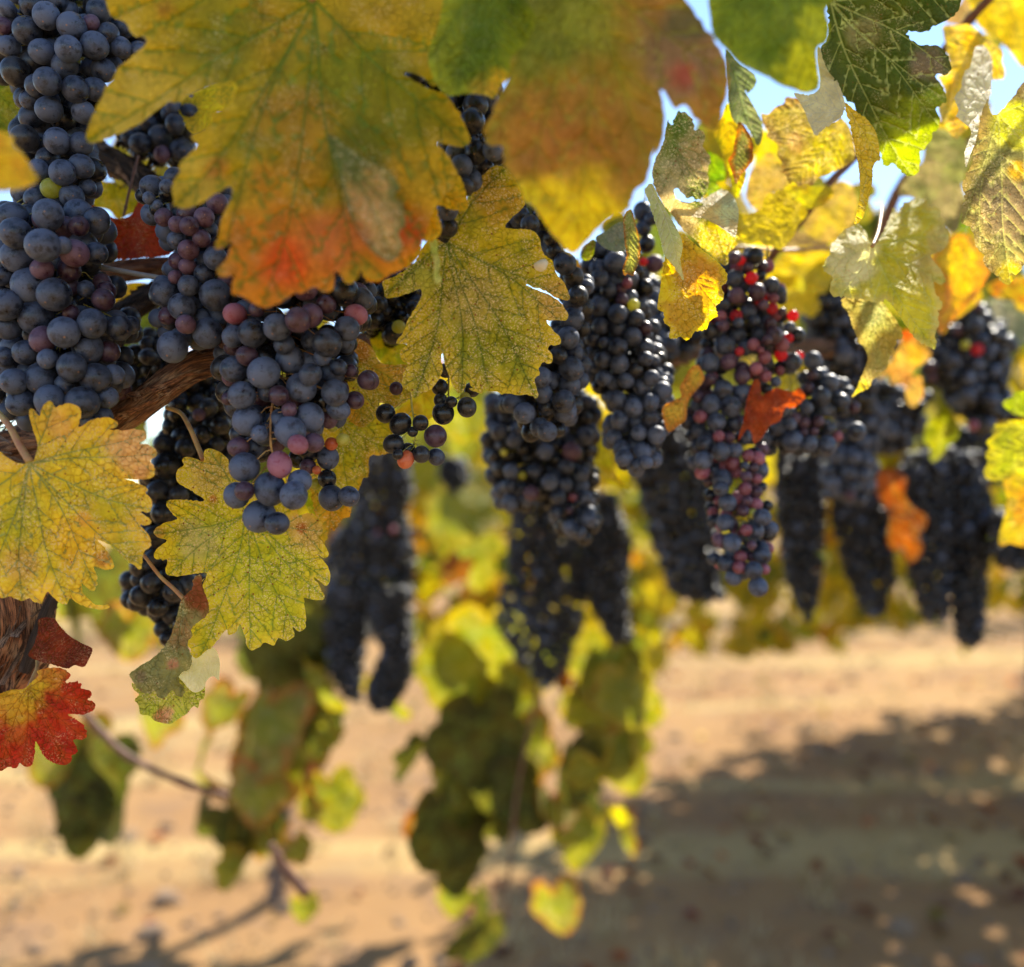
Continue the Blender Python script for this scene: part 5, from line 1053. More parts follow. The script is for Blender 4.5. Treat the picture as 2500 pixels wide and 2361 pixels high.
cl(1, 'purple and blue cluster left of centre, half under the big leaf', .455,
 [(935, 1240, 110, 'p'), (950, 1060, 80), (1010, 1280, 100, 'p'), (1080, 1290, 110, 'p'), (1070, 1220, 120, 'p'), (1165, 1240, 115, 'p'), (1240, 1160, 130, 'p'), (1190, 1310, 110), (1150, 1360, 100, 'p'), (1075, 1425, 120, 'p'), (1010, 1370, 110), (1230, 1475, 140), (1010, 1490, 100, 'p'), (1070, 1520, 100, 'p'), (1165, 1560, 115), (1000, 1580, 80, 'p'), (1075, 1630, 120), (940, 1670, 165), (1230, 1685, 180), (1290, 1620, 120, 'p'), (850, 1130, 75), (900, 1170, 60), (1040, 1750, 160), (960, 1800, 110, 'p')]
 + z14([(985, 345, 180), (1185, 265, 175), (1060, 215, 110, 'p')]),
 [(900, 1000), (1300, 1050), (1380, 1400), (1400, 1700), (1300, 1950), (1050, 2000), (900, 1850), (870, 1600), (990, 1500), (920, 1300), (800, 1150)], 130, cap=75, mix='bbpk', lod=0)
cl(4, 'long blue cluster with a mauve berry hanging free left of centre, nearest of all', .435,
 [(1340, 155, 125, 'r'), (1465, 130, 95, 'p'), (1440, 265, 170), (1580, 230, 160), (1330, 285, 130), (1700, 190, 140, 'p'), (1775, 165, 140, 'p'), (1865, 320, 175), (1410, 395, 120, 'p'), (1335, 470, 160), (1505, 490, 180), (1655, 415, 175), (1770, 500, 130), (1720, 575, 170), (1590, 620, 120, 'p'), (1380, 620, 160), (1300, 640, 80, 'p'), (1410, 765, 175), (1765, 745, 170), (1655, 825, 170), (1360, 915, 115, 'p'), (1395, 1030, 165), (1595, 1015, 145, 'r'), (1350, 1190, 155), (1395, 1165, 110, 'p'), (1540, 1155, 175), (1675, 1190, 160), (1480, 1310, 195), (1580, 1350, 140), (1710, 1110, 140), (1910, 605, 155), (1930, 700, 130), (1790, 890, 120, 'p'), (1700, 900, 110, 'r'), (1480, 840, 100), (1490, 20, 120, 'p'), (1600, 30, 140), (1740, 10, 150, 'p'), (1960, 20, 170, 'k'), (2060, 70, 140), (2030, 160, 125, 'r'), (1980, 240, 150), (1930, 460, 100), (2000, 480, 80, 'p'), (2090, 535, 110, 'p'), (2020, 650, 95, 'p'), (1650, 700, 90, 'p'), (1840, 400, 110), (1620, 330, 120), (1860, 100, 120, 'p')],
 [(1290, 0), (1400, -250), (1900, -300), (2100, -20), (2100, 180), (2060, 330), (1980, 560), (1960, 720), (1840, 800), (1780, 950), (1650, 960), (1440, 930), (1330, 800), (1280, 600), (1260, 420), (1290, 200)], 145, cap=160, mix='bbbpk', dense=.83, lod=0, stem=[(1700, -350, .47), (1680, 0, .455), (1620, 350, .453), (1560, 640, .447), (1545, 760, .441), (1545, 900, .437), (1570, 1010, .445), (1570, 1120, .452), (1550, 1250, .452)], stemc=STEM_P)
cl(5, 'loose side bunch of the long cluster, two big blue berries and small green ones', .465,
 [(760, 465, 100), (940, 535, 110, 'p'), (1095, 583, 78, 'p'), (860, 650, 100, 'p'), (730, 800, 65, 'g'), (790, 875, 75, 'g'), (705, 980, 135), (635, 1130, 65, 'g'), (725, 1210, 145), (825, 1200, 120), (700, 1100, 105, 'k'), (540, 980, 130, 'k'), (590, 1030, 100, 'p'), (725, 900, 75, 'o'), (640, 1050, 50, 'o'), (510, 1080, 40, 'g')], None, 100, lod=0, stem=[(860, 380, .49), (800, 540, .48), (690, 650, .48), (670, 860, .478), (700, 1030, .475), (740, 1120, .472), (770, 1160, .472)])
cl(5, 'small loose dark cluster hanging below the centre leaf, one berry half white with sun', .465,
 [(1035, 725, 115, 'k'), (1120, 785, 120, 'k'), (1080, 900, 115, 'k'), (1235, 780, 90, 'k'), (1320, 855, 130, 'p'), (1150, 990, 100, 'o'), (1240, 960, 105, 'k'), (1325, 975, 100), (1165, 930, 80, 'k'), (1105, 960, 60, 'k'), (1190, 830, 60, 'k')], None, 100, lod=0, stem=[(1175, 520, .475), (1180, 600, .47), (1185, 680, .468), (1200, 780, .468), (1205, 850, .468), (1200, 900, .469)], stemc=STEM_G)
cl(5, 'handful of dark grapes peeking out under the lower edge of the centre leaf', .475,
 [(1345, 575, 100, 'k'), (1365, 725, 125, 'k'), (1490, 635, 65, 'g'), (1500, 690, 115, 'k'), (1410, 660, 70, 'k'), (1530, 590, 90, 'k'), (1350, 650, 80, 'k'), (1380, 480, 90, 'k')], None, 100, lod=0, stem=[(1380, 330, .49), (1395, 500, .485), (1395, 600, .483), (1400, 650, .482), (1440, 640, .482)])
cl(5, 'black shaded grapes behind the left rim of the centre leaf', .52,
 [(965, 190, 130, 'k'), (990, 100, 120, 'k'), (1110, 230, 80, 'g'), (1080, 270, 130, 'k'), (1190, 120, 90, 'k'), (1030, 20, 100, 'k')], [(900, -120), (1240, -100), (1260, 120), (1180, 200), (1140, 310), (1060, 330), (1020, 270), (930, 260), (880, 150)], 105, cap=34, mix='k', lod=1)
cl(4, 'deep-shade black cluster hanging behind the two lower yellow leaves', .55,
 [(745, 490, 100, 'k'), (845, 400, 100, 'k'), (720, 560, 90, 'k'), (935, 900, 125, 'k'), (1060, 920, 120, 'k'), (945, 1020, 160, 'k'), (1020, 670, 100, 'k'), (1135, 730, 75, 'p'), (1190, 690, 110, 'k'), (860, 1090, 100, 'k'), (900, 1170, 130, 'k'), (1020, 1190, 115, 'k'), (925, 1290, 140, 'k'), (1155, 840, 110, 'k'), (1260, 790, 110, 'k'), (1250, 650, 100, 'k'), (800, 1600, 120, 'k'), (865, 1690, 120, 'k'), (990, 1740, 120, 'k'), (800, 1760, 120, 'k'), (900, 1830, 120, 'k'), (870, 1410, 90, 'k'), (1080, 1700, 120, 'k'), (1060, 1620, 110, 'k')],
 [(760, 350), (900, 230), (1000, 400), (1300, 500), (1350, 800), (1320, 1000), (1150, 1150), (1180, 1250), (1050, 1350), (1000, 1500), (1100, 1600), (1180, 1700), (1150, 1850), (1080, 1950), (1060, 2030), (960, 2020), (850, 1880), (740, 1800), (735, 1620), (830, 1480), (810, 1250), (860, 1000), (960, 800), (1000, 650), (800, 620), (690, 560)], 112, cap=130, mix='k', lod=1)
cl(1, 'sunlit grapes with white highlights behind the big leaf, upper left', .56,
 [(1090, 570, 110), (990, 610, 100), (840, 700, 110), (1000, 710, 120), (1080, 650, 120), (915, 780, 140), (1080, 740, 100), (800, 820, 130), (1040, 860, 140), (925, 880, 100, 'p'), (740, 780, 100), (700, 760, 90, 'k')], [(900, 480), (1150, 500), (1200, 700), (1120, 900), (980, 930), (820, 900), (680, 800), (800, 650)], 110, cap=40, mix='bk', lod=1)
cl(2, 'blurry dark grapes with sunlit caps showing between the two big leaves', .43,
 [(960, 600, 150, 'k'), (940, 690, 150, 'k'), (850, 870, 130), (880, 950, 130), (940, 1030, 130), (960, 870, 140, 'k'), (1060, 860, 120), (1090, 900, 90, 'k'), (900, 1060, 110, 'k'), (800, 600, 120, 'k'), (1040, 570, 120), (620, 450, 140, 'k'), (800, 1200, 120), (800, 1300, 120, 'k')], [(560, 380), (1080, 500), (1060, 700), (1130, 850), (1050, 1000), (960, 1130), (860, 1200), (820, 1360), (750, 1330), (740, 1180), (860, 1050), (740, 830), (880, 830), (840, 640)], 120, cap=46, mix='k', lod=1)
cl(6, 'centre cluster trailing beside the right rim of the speckled leaf', .52,
 [(430, 270, 105), (470, 330, 95, 'k'), (490, 420, 100, 'k'), (465, 525, 105), (445, 610, 110), (480, 680, 80), (400, 690, 85, 'k'), (460, 750, 115), (450, 825, 105), (425, 900, 110), (430, 945, 110), (320, 790, 100), (330, 865, 90), (245, 955, 100), (190, 910, 90), (315, 1020, 95), (350, 1040, 90), (345, 930, 80), (370, 150, 80, 'k'), (330, 60, 100, 'k'), (270, 90, 90, 'k'), (230, 50, 80, 'k'), (385, 210, 80, 'k')],
 [(60, 60), (230, 0), (340, 0), (480, 230), (540, 400), (520, 600), (520, 800), (510, 900), (440, 990), (390, 1070), (300, 1070), (180, 960), (140, 800), (180, 500), (400, 600), (420, 400), (360, 250)], 92, cap=110, mix='bbk', lod=0)
cl(6, 'double-tailed dusky cluster hanging below the centre, softly out of focus', .64,
 [(435, 1200, 75), (505, 1235, 80), (395, 1340, 75), (465, 1340, 45, 'r'), (525, 1345, 75), (390, 1410, 70), (450, 1400, 40, 'p'), (540, 1440, 75), (455, 1480, 75), (500, 1500, 65), (425, 1280, 80), (360, 1270, 80), (290, 1220, 70), (185, 1220, 75), (180, 1290, 70), (275, 1320, 75, 'p'), (180, 1365, 80), (235, 1240, 40, 'g'), (150, 1135, 35, 'g'), (460, 1130, 90, 'p'), (340, 1130, 80), (520, 1060, 90), (130, 1040, 80), (200, 1080, 80), (240, 1020, 80)],
 [(80, 880), (300, 860), (560, 860), (575, 1000), (560, 1150), (560, 1290), (580, 1430), (540, 1530), (470, 1535), (390, 1450), (340, 1320), (310, 1330), (230, 1400), (170, 1410), (110, 1310), (75, 1130)], 78, cap=250, mix='kkb', lod=1)
cl(6, 'tapering blue cluster right of the centre leaf, sharp, one shrivelled berry', .565,
 [(590, 335, 85), (660, 260, 100), (630, 390, 80), (685, 385, 55, 'p'), (690, 435, 65, 'p'), (715, 360, 50, 'r'), (745, 460, 60, 'g'), (590, 465, 95), (670, 500, 88), (755, 520, 80), (670, 565, 85), (740, 605, 90), (795, 565, 70, 'p'), (805, 600, 60), (595, 555, 80), (560, 610, 80), (610, 630, 50), (675, 650, 88), (795, 660, 95), (835, 720, 70), (605, 710, 80), (680, 728, 88), (755, 755, 70, 'k'), (610, 795, 75), (710, 805, 80), (785, 835, 85), (825, 795, 75), (875, 855, 95), (670, 895, 85), (825, 905, 80), (745, 930, 92), (680, 985, 85), (820, 975, 88), (880, 1025, 75), (770, 1045, 75), (850, 1055, 85), (655, 1065, 75), (690, 1120, 85), (785, 1130, 90), (820, 1120, 60), (700, 1160, 80), (765, 1195, 75), (805, 1180, 60), (800, 705, 70), (580, 290, 80), (700, 310, 60)],
 [(520, 180), (740, 200), (830, 480), (860, 650), (920, 850), (910, 1050), (840, 1180), (770, 1240), (700, 1190), (630, 1080), (620, 900), (520, 780), (500, 560), (520, 400)], 80, cap=180, mix='bbbk', lod=0)
cl(6, 'small dark cluster against the sky behind the golden orange-speckled leaf', .70,
 [(840, 360, 60), (830, 410, 70), (785, 440, 60), (880, 450, 70), (825, 460, 60), (865, 530, 80), (905, 635, 95), (860, 590, 70), (890, 700, 80, 'k'), (1040, 605, 80, 'k')], [(770, 430), (800, 360), (870, 340), (960, 420), (980, 560), (1060, 600), (1000, 680), (880, 680), (820, 560)], 72, cap=48, mix='bk', lod=1)
cl(6, 'few dark berries dangling at the sky gap above the tapering cluster', .60,
 [(785, 30, 90), (830, 60, 70), (790, 105, 75), (805, 180, 80, 'k'), (840, 270, 85, 'p'), (790, 260, 40, 'R'), (760, 330, 50, 'k')], None, 75, lod=0, stem=[(800, -80), (800, 60), (815, 190), (838, 240)])
cl(6, 'long mixed cluster with glowing red berries on top, right of centre', .58,
 [(1300, 235, 80, 'k'), (1210, 340, 85), (1205, 245, 60, 'p'), (1235, 255, 45, 'R'), (1285, 335, 60, 'R'), (1270, 285, 45, 'p'), (1375, 370, 75), (1310, 400, 80, 'p'), (1215, 415, 75, 'p'), (1155, 455, 60), (1330, 435, 60, 'R'), (1385, 430, 50, 'r'), (1340, 460, 50, 'p'), (1380, 475, 55, 'R'), (1425, 490, 40, 'p'), (1215, 508, 58, 'R'), (1475, 508, 55, 'R'), (1145, 510, 55, 'r'), (1300, 530, 50, 'b'), (1370, 545, 60, 'p'), (1100, 580, 75, 'k'), (1155, 555, 55, 'p'), (1225, 540, 50), (1460, 560, 50), (1385, 600, 85, 'p'), (1495, 600, 75), (1455, 610, 45, 'R'), (1425, 640, 65, 'r'), (1165, 645, 90), (1295, 640, 60, 'r'), (1355, 620, 45, 'p'), (1230, 672, 42, 'R'), (1420, 688, 60, 'R'), (1345, 698, 60, 'r'), (1505, 690, 40, 'R'), (1325, 665, 35, 'r'), (1095, 725, 95), (1180, 720, 75, 'p'), (1305, 750, 65, 'r'), (1240, 785, 80, 'p'), (1350, 785, 55, 'r'), (1475, 720, 85), (1415, 760, 45, 'r'), (1095, 800, 65, 'p'), (1155, 845, 90), (1245, 865, 95), (1395, 810, 50), (1355, 845, 55, 'k'), (1040, 880, 55, 'p'), (1100, 915, 95), (1190, 925, 98), (1050, 970, 65, 'r'), (1125, 995, 88), (1210, 1000, 85), (1420, 935, 80), (1135, 1060, 55, 'r'), (1185, 1065, 50, 'p'), (1075, 1090, 85), (1145, 1130, 90), (1210, 1125, 70), (1065, 1170, 88), (1195, 1180, 80, 'r'), (1060, 1225, 70, 'r'), (1150, 1258, 95), (1270, 1150, 60, 'r'), (1315, 1160, 65, 'r'), (1255, 1195, 40), (1290, 1205, 55, 'p'), (1260, 1245, 55, 'p'), (1310, 1255, 50, 'r'), (1145, 1300, 70), (1255, 1300, 60, 'r'), (1310, 1315, 55, 'p'), (1175, 1365, 85), (1265, 1355, 50, 'p'), (1305, 1370, 60, 'r'), (1250, 1405, 50, 'p'), (1290, 1415, 50, 'g'), (1335, 1430, 78), (1165, 1455, 80), (1260, 1490, 58, 'r'), (1305, 1495, 75), (1195, 1548, 85), (1285, 1560, 45, 'p'), (1140, 1540, 70, 'p'), (1335, 1605, 80), (1235, 1610, 58, 'r'), (1225, 1660, 58, 'r'), (1295, 1675, 85), (1165, 1640, 75), (1345, 1670, 50, 'r'), (1205, 1705, 80), (1315, 1750, 88), (1110, 1620, 60)],
 [(1150, 230), (1330, 200), (1440, 450), (1520, 620), (1480, 740), (1330, 800), (1290, 1000), (1350, 1150), (1340, 1300), (1390, 1420), (1370, 1680), (1310, 1740), (1150, 1680), (1100, 1450), (1090, 1280), (1010, 1180), (980, 930), (1040, 760), (1060, 560), (1120, 420)], 74, cap=285, mix='bbbppr', dense=.82, lod=0, stem=[(1360, 190, .60), (1340, 400, .60), (1330, 650, .60), (1260, 800, .60), (1190, 1000, .60), (1210, 1200, .60), (1235, 1400, .592), (1225, 1550, .592), (1290, 1700, .592)])
cl(7, 'right shoulder of blue and mauve berries pointing right, one pale berry at its tip', .62,
 [(590, 375, 90), (680, 490, 95), (740, 580, 80), (805, 615, 60, 'p'), (635, 560, 100), (590, 450, 60, 'p'), (570, 515, 60, 'p'), (560, 615, 75), (550, 690, 60, 'p'), (620, 685, 65, 'p'), (660, 690, 40), (720, 760, 55, 'r'), (815, 738, 100), (665, 810, 105), (575, 800, 80), (490, 785, 110), (545, 740, 50, 'p'), (600, 735, 45, 'p'), (680, 720, 60), (420, 710, 85), (480, 700, 60), (345, 770, 90), (500, 670, 60, 'p'), (430, 620, 90), (465, 570, 40, 'r'), (480, 640, 60)],
 [(340, 640), (450, 500), (560, 420), (620, 340), (730, 460), (790, 560), (700, 700), (720, 800), (620, 860), (440, 830), (340, 830), (300, 740)], 78, cap=62, mix='bbp', lod=0, stem=[(470, 420), (560, 500), (640, 600), (690, 680), (715, 735), (755, 735)], stemc=STEM_G)
# softly blurred clusters to the right
cl(7, 'blurred black cluster behind the drooping olive-tan leaf lobe', .84, [(750, 350, 95), (700, 240, 60, 'k'), (820, 300, 60, 'k'), (590, 180, 50, 'k'), (660, 80, 70, 'k')], [(600, -20), (720, -20), (860, 200), (880, 330), (900, 480), (880, 620), (700, 620), (640, 450), (560, 320), (560, 160)], 72, cap=150, mix='kkb', lod=1)
cl(7, 'blurred slate-blue cluster tail right of the pale tip berry', .86, [(780, 950, 80), (850, 960, 80), (800, 870, 80), (720, 860, 80), (790, 1020, 75), (700, 1000, 75), (860, 890, 75), (780, 1060, 60, 'p')], [(700, 600), (900, 560), (960, 700), (900, 830), (900, 1000), (850, 1085), (700, 1085), (650, 1000), (660, 850), (720, 820)], 76, cap=110, mix='b', lod=1)
cl(7, 'far right blurred cluster with one yellow and one red berry', .86,
 [(1370, 295, 50, 'g'), (1430, 320, 65, 'R'), (1300, 380, 90), (1385, 465, 80), (1380, 550, 80), (1490, 350, 55), (1420, 200, 90), (1330, 225, 60, 'p'), (1430, 100, 50, 'p'), (1460, 270, 60), (1410, 705, 60, 'r'), (1500, 580, 80), (1190, 410, 70, 'p'), (1200, 460, 60, 'p')],
 [(1400, 70), (1490, 150), (1540, 200), (1610, 290), (1570, 350), (1580, 550), (1630, 650), (1540, 690), (1440, 720), (1300, 620), (1270, 500), (1190, 480), (1170, 400), (1250, 260), (1340, 160)], 76, cap=210, mix='bbkk', lod=1)
cl(7, 'blurred blue-grey cluster in the middle distance between the hanging orange leaf and the arm', 1.0, [(990, 740, 80), (880, 640, 80), (960, 630, 70)], [(860, 500), (1000, 470), (1180, 560), (1160, 700), (1100, 800), (1000, 840), (900, 840), (860, 700)], 66, cap=110, mix='bk', lod=1)
G2 = 'blurred dark clusters hanging deeper in the row'
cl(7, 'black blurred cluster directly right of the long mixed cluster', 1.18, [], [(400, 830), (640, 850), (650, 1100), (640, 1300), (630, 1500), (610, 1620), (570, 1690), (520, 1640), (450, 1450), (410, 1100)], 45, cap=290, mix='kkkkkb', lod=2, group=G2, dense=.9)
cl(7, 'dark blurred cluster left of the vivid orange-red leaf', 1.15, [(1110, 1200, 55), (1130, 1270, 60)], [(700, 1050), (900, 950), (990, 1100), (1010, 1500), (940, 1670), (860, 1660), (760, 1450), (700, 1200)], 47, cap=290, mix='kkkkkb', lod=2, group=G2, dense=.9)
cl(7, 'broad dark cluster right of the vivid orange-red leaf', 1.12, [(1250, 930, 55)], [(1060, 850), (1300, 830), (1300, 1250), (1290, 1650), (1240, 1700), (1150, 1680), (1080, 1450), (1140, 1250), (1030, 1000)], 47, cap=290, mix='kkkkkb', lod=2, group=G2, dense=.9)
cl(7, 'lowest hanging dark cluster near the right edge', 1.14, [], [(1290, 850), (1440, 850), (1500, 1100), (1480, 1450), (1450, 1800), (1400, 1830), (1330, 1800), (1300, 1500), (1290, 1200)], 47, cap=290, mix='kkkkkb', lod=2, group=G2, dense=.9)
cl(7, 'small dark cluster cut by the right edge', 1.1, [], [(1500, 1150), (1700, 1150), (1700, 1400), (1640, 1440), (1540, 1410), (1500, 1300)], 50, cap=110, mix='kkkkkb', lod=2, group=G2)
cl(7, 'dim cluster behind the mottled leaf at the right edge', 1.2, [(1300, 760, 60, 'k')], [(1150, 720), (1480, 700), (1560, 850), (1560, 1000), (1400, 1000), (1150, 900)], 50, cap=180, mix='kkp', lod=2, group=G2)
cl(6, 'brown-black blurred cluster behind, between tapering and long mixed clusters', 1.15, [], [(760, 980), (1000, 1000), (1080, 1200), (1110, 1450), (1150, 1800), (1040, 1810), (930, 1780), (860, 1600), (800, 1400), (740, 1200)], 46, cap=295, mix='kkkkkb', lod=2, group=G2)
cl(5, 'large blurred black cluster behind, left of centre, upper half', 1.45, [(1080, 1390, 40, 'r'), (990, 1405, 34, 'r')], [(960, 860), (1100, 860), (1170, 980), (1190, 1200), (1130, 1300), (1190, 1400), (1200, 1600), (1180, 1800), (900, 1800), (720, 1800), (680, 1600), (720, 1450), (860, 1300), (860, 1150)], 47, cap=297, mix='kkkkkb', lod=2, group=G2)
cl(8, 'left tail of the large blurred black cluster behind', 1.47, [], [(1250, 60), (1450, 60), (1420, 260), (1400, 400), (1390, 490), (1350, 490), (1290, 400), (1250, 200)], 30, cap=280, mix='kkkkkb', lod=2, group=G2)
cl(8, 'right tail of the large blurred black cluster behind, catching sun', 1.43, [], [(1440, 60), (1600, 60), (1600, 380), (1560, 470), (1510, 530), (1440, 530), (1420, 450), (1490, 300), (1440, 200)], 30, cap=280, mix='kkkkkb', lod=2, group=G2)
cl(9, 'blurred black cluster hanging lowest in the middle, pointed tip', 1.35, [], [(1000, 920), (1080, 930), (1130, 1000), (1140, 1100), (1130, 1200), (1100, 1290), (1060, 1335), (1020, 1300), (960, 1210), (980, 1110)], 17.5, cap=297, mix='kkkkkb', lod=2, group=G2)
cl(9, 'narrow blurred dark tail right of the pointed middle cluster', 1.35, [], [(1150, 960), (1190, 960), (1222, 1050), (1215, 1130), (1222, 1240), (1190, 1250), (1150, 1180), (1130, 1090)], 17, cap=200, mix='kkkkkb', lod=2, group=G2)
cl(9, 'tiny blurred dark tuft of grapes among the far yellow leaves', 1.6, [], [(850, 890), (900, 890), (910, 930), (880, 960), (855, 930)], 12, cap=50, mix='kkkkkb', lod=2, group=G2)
# ---------------------------------------------------------------- blurred leaves of the vine behind, row shade put into their dark pigments
def D(u, v): return (u / .7944, v / .7944)
def bl(x, y, px, pal, d=1.55, parent=None, rot=None, label=None):
    u, v = D(x, y); px = px * 1.12; p = at(u, v - px / .7944 * .35, d + rng.uniform(-.06, .06))
    return gleaf(p, px / .7944 * d / F, pal, parent or V3_, rot)
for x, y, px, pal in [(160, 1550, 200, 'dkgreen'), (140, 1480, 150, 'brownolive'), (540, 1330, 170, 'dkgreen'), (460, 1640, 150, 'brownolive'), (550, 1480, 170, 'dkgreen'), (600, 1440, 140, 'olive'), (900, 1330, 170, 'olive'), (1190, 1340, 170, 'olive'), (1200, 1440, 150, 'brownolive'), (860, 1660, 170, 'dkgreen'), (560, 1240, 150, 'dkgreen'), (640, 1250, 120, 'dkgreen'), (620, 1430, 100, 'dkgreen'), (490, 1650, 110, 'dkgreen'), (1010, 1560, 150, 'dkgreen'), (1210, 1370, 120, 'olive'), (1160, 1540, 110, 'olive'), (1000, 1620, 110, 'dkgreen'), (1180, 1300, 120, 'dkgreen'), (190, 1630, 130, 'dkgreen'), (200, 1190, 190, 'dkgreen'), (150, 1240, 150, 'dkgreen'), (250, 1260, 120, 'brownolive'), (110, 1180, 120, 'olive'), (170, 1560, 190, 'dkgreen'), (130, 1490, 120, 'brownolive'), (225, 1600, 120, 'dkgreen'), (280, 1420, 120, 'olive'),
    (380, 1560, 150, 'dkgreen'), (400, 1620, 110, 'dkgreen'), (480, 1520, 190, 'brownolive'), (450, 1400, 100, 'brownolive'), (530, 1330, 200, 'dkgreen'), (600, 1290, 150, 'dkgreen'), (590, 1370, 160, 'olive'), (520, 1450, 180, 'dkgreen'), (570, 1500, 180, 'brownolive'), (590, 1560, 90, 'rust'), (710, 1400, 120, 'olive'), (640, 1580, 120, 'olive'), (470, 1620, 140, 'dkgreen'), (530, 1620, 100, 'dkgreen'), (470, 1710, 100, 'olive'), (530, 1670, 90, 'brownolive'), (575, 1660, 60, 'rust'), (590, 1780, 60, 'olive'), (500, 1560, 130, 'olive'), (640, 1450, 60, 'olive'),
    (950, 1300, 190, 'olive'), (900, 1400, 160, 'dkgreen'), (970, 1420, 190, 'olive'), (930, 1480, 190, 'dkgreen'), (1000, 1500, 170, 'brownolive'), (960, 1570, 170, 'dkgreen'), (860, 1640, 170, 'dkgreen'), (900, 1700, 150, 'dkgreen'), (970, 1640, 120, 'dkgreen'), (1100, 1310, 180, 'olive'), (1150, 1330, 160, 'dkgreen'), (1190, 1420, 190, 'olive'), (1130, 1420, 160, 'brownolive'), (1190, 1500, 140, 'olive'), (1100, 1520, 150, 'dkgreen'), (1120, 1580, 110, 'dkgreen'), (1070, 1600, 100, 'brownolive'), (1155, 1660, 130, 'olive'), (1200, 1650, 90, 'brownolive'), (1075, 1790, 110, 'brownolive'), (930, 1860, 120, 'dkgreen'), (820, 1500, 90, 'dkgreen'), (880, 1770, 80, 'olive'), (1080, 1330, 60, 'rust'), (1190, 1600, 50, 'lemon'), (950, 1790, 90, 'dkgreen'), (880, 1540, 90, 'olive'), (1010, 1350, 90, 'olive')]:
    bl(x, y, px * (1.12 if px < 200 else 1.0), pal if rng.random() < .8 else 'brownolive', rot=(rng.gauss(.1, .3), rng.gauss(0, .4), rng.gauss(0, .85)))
for x, y, px, pal, d_ in [(75, 330, 190, 'olive', .72), (30, 250, 170, 'dkgreen', .72), (150, 500, 200, 'yellow', .8), (20, 560, 180, 'olive', .8), (110, 700, 200, 'dkgreen', .8), (200, 860, 190, 'olive', .8), (260, 700, 180, 'green', .85), (380, 620, 190, 'olive', .8), (470, 760, 180, 'dkgreen', .8), (560, 700, 190, 'olive', .85), (340, 820, 160, 'yellow', .85), (520, 900, 170, 'green', .8), (640, 760, 150, 'olive', .85), (760, 620, 180, 'dkgreen', .8), (700, 480, 180, 'green', .8), (880, 560, 180, 'olive', .8), (1010, 420, 200, 'olive', .85), (900, 300, 200, 'dkgreen', .8), (880, 820, 170, 'olive', 1.1), (850, 900, 190, 'olive', 1.8), (900, 880, 190, 'olive', 1.9), (880, 1020, 190, 'olive', 2.0), (900, 1100, 150, 'olive', 2.1), (890, 1120, 70, 'rust', 1.9), (1150, 900, 160, 'yellow', 1.1), (300, 420, 150, 'olive', .75), (230, 330, 130, 'yellow', .75), (60, 90, 190, 'dkgreen', .72), (200, 60, 160, 'dkgreen', .72), (1300, 700, 180, 'olive', 1.1), (1480, 620, 200, 'yellow', 1.1), (1580, 560, 160, 'yellow', 1.1), (1560, 440, 170, 'olive', 1.0), (1520, 330, 150, 'yellow', .95), (1720, 560, 170, 'olive', 1.1), (1950, 480, 160, 'yellow', 1.1), (1420, 420, 150, 'yellow', .95), (1340, 500, 110, 'olive', .9), (1420, 320, 130, 'green', .95), (1280, 640, 140, 'olive', .95), (1380, 330, 110, 'yellow', .9), (1700, 470, 150, 'green', 1.0), (1640, 420, 130, 'olive', .95), (1860, 300, 150, 'yellow', .95), (1930, 130, 120, 'olive', .95), (1215, 470, 90, 'olive', .8)]:
    bl(x, y, px, pal, d_, V1 if x < 1200 else V2_)
# dark depth behind the near fruit: leaves of the row's inner side
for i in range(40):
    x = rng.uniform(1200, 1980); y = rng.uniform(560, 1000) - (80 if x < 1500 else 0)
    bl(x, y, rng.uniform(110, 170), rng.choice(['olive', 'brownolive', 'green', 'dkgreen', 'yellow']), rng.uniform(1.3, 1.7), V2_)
# ---------------------------------------------------------------- next rows of vines
def row_vine(label, xc, yc, n, pals, half=1.1, zlo=.62, zhi=1.75, tx=None, slope=.25):
    e = vine(label, (xc, yc, 0))
    for _ in range(n):
        t_ = rng.uniform(-half, half)
        z = zlo + (zhi - zlo) * rng.random() ** .8 + .1 * math.sin(t_ * 5)
        gleaf((xc + t_ + rng.gauss(0, .05), yc + t_ * slope + rng.gauss(0, .16), z), rng.uniform(.09, .15), rng.choice(pals), e)
    for _ in range(n // 4):
        t_ = rng.uniform(-half * .7, half)
        gleaf((xc + t_, yc + t_ * slope + rng.gauss(0, .12), zlo + rng.uniform(0, .3)), rng.uniform(.10, .15), rng.choice(pals), e)
    stake_trunk(e, xc if tx is None else tx, yc + ((tx or xc) - xc) * slope, 1.1, .022)
    pts = [Vector((xc - half, yc - half * slope, 1.05)), Vector((xc, yc, 1.1)), Vector((xc + half, yc + half * slope, 1.06))]
    cane(pts, [.010, .014, .010], e)
    return e
YL = ['yellow', 'yellow', 'olive', 'olive', 'lemon', 'green', 'yellow', 'orange']
eg_ = row_vine('far blurred vine with yellow-green leaves in the gap left of centre', -.22, 3.0, 250, YL, .75, .80, 1.6, -.70)
leaf_mass('leaf_canopy', [((-.22, 3.15, 1.3), (.7, .15, .4), 160)], .13, ['olive', 'yellow', 'green', 'oliveyellow'], eg_, 71)
LX = lambda t: (1.62 + t * .854, 4.85 + t * .52)
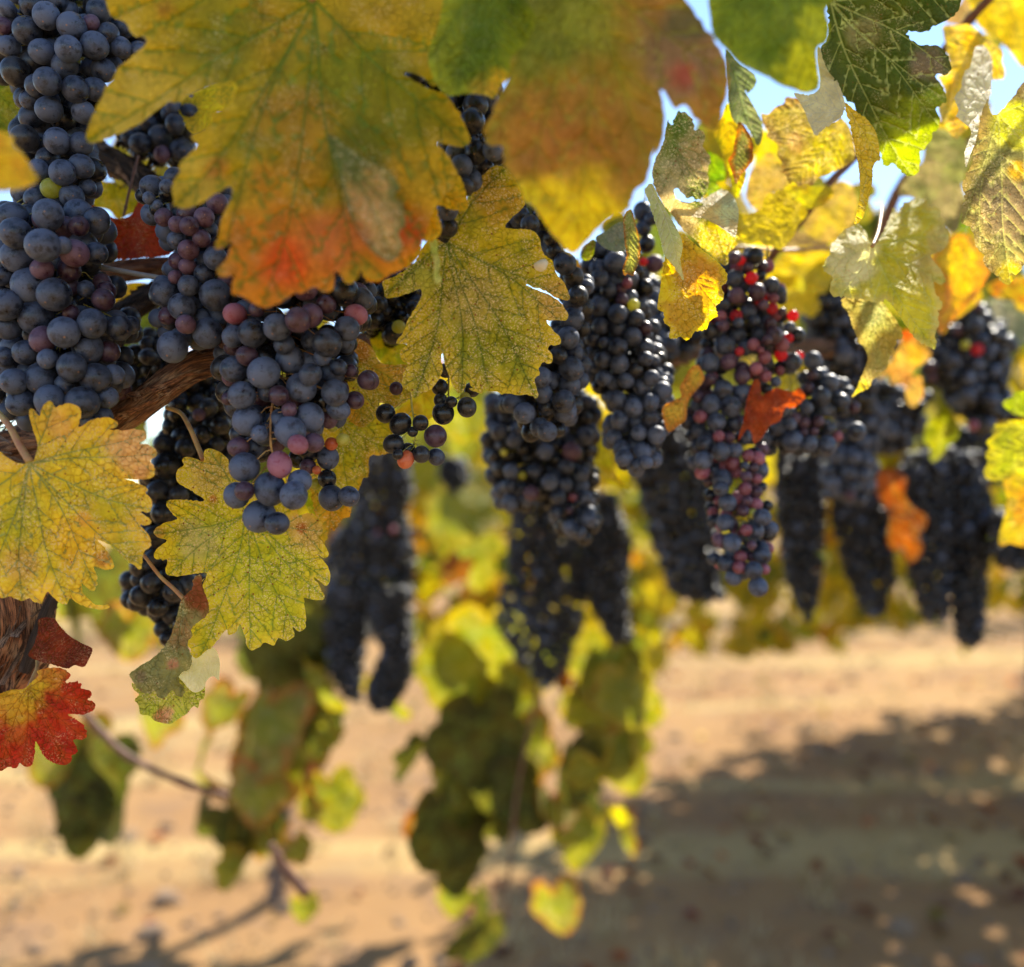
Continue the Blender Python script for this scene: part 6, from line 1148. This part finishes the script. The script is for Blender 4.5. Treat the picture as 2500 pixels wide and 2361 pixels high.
for t_, lab, tx in ((-1.0, 'far blurred vine with golden leaves behind the middle clusters', .28), (1.1, 'far blurred vine behind the right clusters', 3.0), (3.2, 'far blurred vine cut by the right edge', 5.0)):
    x_, y_ = LX(t_)
    if t_ < 0: x_, y_ = 1.40, 4.5
    e_ = row_vine(lab, x_, y_, 200 if t_ < 0 else 260, YL, .55 if t_ < 0 else 1.05, .56, 2.1, tx, slope=.61)
    leaf_mass('leaf_canopy', [((x_ + q * .854, y_ + q * .52 + .1, 1.6), (.3, .5, .62), 130) for q in ((-.2, .2, .5) if t_ < 0 else (-.8, -.3, .3, .8))], .14, ['olive', 'yellow', 'green', 'oliveyellow'], e_, int(t_ * 10) + 40)
    leaf_mass('shade_leaf_canopy', [((x_ + q * .854, y_ + q * .52 - .65, 1.9), (.35, .5, .35), 150) for q in ((-.2, .2, .5) if t_ < 0 else (-.7, -.3, .1, .5))], .14, ['olive', 'yellow', 'green', 'oliveyellow'], e_, int(t_ * 10) + 60)  # high leaves added nearer the camera to extend the ground shadow
for _ in range(70): gleaf((rng.uniform(.35, 1.2), 4.2 + rng.gauss(0, .15), rng.uniform(.56, .95)), rng.uniform(.10, .15), rng.choice(YL), eg_)
far = vine('distant vine rows seen only as a soft green band', (0, 9, 0), 'grapevine')
leaf_mass('leaf_canopy', [((x, 9 + x * .1, 1.0), (1.2, .35, .75), 240) for x in np.arange(-9, 10, 2.2)], .16, ['olive', 'green', 'oliveyellow', 'dkgreen'], far, 5)
far['kind'] = 'stuff'
# ---------------------------------------------------------------- unseen rest of the row to the right, and overhead leaves added for shade
SHADE_CLUMPS = [((.20, .84, 1.88), (.07, .08, .05), 22), ((.22, 1.08, 1.93), (.07, .10, .05), 22), ((.30, .66, 1.74), (.05, .03, .03), 7), ((.17, .47, 1.60), (.06, .02, .03), 9), ((-.05, .86, 1.88), (.22, .12, .08), 52), ((-.05, 1.08, 2.0), (.26, .14, .08), 50), ((0, 1.34, 2.12), (.30, .14, .08), 50), ((-.1, .62, 1.72), (.3, .08, .05), 40)]  # unseen leaf clumps, the small ones added to shade single leaves
leaf_mass('leaf_canopy', SHADE_CLUMPS, .13, ['olive', 'yellow', 'green', 'oliveyellow'], V1, 8)
V4_ = vine('continuation of the vine row beyond the right edge of the photo', (2.6, 2.2, 0))
leaf_mass('leaf_canopy', [((1.5 + t_ * .8, 1.35 + t_ * .62, 1.35), (.45, .3, .55), 420) for t_ in (0, 1, 2, 3, 4)], .14, ['olive', 'yellow', 'green', 'oliveyellow', 'dkgreen'], V4_, 12)
for t_ in (0.6, 2.4): stake_trunk(V4_, 1.5 + t_ * .8, 1.35 + t_ * .62, 1.2, .04)
